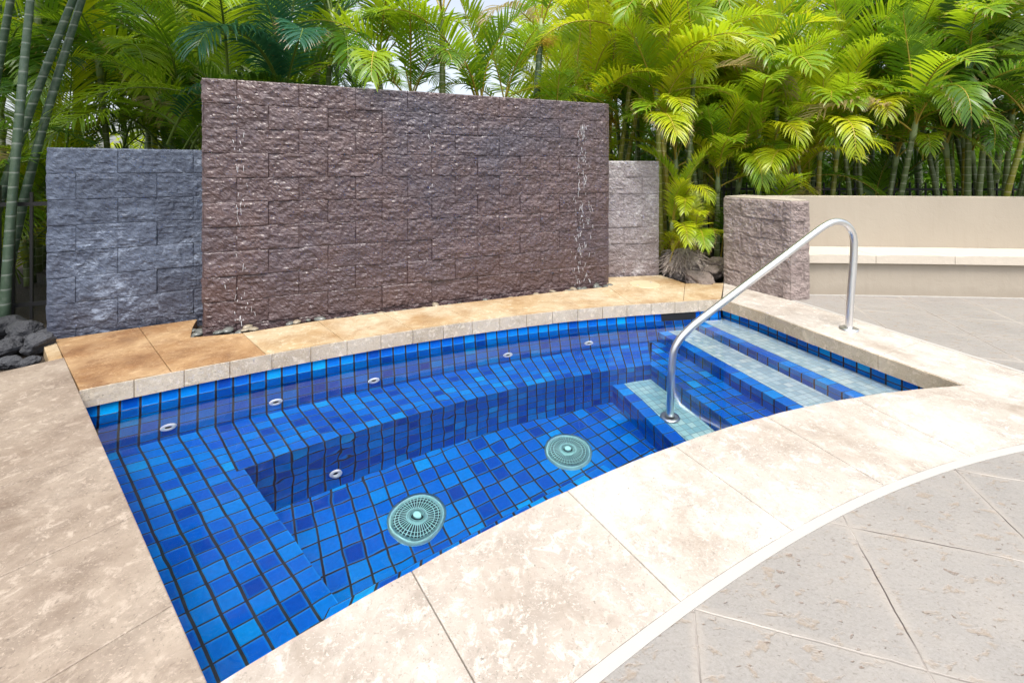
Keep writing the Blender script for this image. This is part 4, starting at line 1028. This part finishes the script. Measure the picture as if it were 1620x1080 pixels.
# far foliage that closes the view between the canes
def foliage(name, lab, x0, x1, y0, y1, h, n, mat, seed):
    g = np.random.default_rng(seed); c = np.stack([g.uniform(x0, x1, n), g.uniform(y0, y1, n), np.zeros(n)], -1)
    top = h * (.72 + .38 * fbm(np.stack([c[:, 0] * .9, c[:, 1] * .9, c[:, 2]], -1), 3, seed)); c[:, 2] = g.uniform(-.05, 1, n) * top
    a = g.uniform(0, 6.28, n); e = g.uniform(-.9, 1.0, n); L = g.uniform(.16, .42, n)[:, None]; W = L * g.uniform(.10, .2, n)[:, None]
    d = np.stack([np.cos(a) * np.cos(e), np.sin(a) * np.cos(e), np.sin(e)], -1); sd = np.stack([-np.sin(a), np.cos(a), g.uniform(-.6, .6, n)], -1); sd /= np.linalg.norm(sd, axis=1)[:, None]
    dn = np.array([0, 0, -.3]) * L
    V = np.stack([c, c + d * L * .45 + sd * W, c + d * L + dn, c + d * L * .45 - sd * W], 1).reshape(-1, 3)
    Fc = np.arange(4 * n).reshape(n, 4)
    uv = np.tile(np.array([[.5, 0], [1, .4], [.5, .8], [0, .4]], np.float32), (n, 1))
    tag(mesh(name, V, Fc, mat, uv=uv), lab, 'foliage', None, 'stuff')
foliage('far_foliage', 'dense dark green undergrowth behind the palms on the right', 2.0, 15, 11.2, 13.5, 3.6, 16000, LEAF['mid'], 5)
foliage('far_foliage', 'sunlit yellow green undergrowth far behind the blue grey wall', -16, 1.5, 12.5, 15.5, 2.7, 12000, LEAF['gold'], 6)
# ------------------------------------------------------------------ light, sky, camera
sun_dir = Vector((.02, -.42, .95)).normalized()      # towards the sun
el = math.asin(sun_dir.z); rot = math.atan2(sun_dir.x, sun_dir.y)
w = bpy.data.worlds.new('World'); scene.world = w; w.use_nodes = True
nt = w.node_tree; bg = nt.nodes['Background']; sky = nt.nodes.new('ShaderNodeTexSky'); sky.sky_type = 'NISHITA'; sky.sun_disc = False
sky.sun_elevation = el; sky.sun_rotation = rot; sky.air_density = 1.0; sky.dust_density = 4.0; sky.ozone_density = 1.0
hs = nt.nodes.new('ShaderNodeHueSaturation'); hs.inputs['Saturation'].default_value = .45; nt.links.new(sky.outputs[0], hs.inputs['Color']); nt.links.new(hs.outputs[0], bg.inputs[0]); bg.inputs[1].default_value = .13
ld = bpy.data.lights.new('sun', 'SUN'); ld.energy = 1.5; ld.angle = R(24); ld.color = (1, .95, .87)
lo = bpy.data.objects.new('sun', ld); col.objects.link(lo); lo.rotation_euler = sun_dir.to_track_quat('Z', 'Y').to_euler(); lo.location = (3, -3, 8)
cd = bpy.data.cameras.new('camera'); cam = bpy.data.objects.new('camera', cd); col.objects.link(cam)
cam.location = (0, 0, 1.3); cam.rotation_euler = (R(90), 0, 0); cd.sensor_width = 36; cd.lens = 719 / 1620 * 36; cd.shift_y = -275 / 1620
cd.clip_start = .05; cd.clip_end = 500
scene.camera = cam
scene.view_settings.view_transform = 'Standard'; scene.view_settings.look = 'None'; scene.view_settings.gamma = 1; scene.view_settings.exposure = 1.25
cy = scene.cycles; cy.use_denoising = True; cy.max_bounces = 12; cy.transmission_bounces = 8; cy.diffuse_bounces = 4; cy.glossy_bounces = 4
cy.sample_clamp_indirect = 20; cy.caustics_refractive = True; cy.caustics_reflective = False; cy.blur_glossy = .3
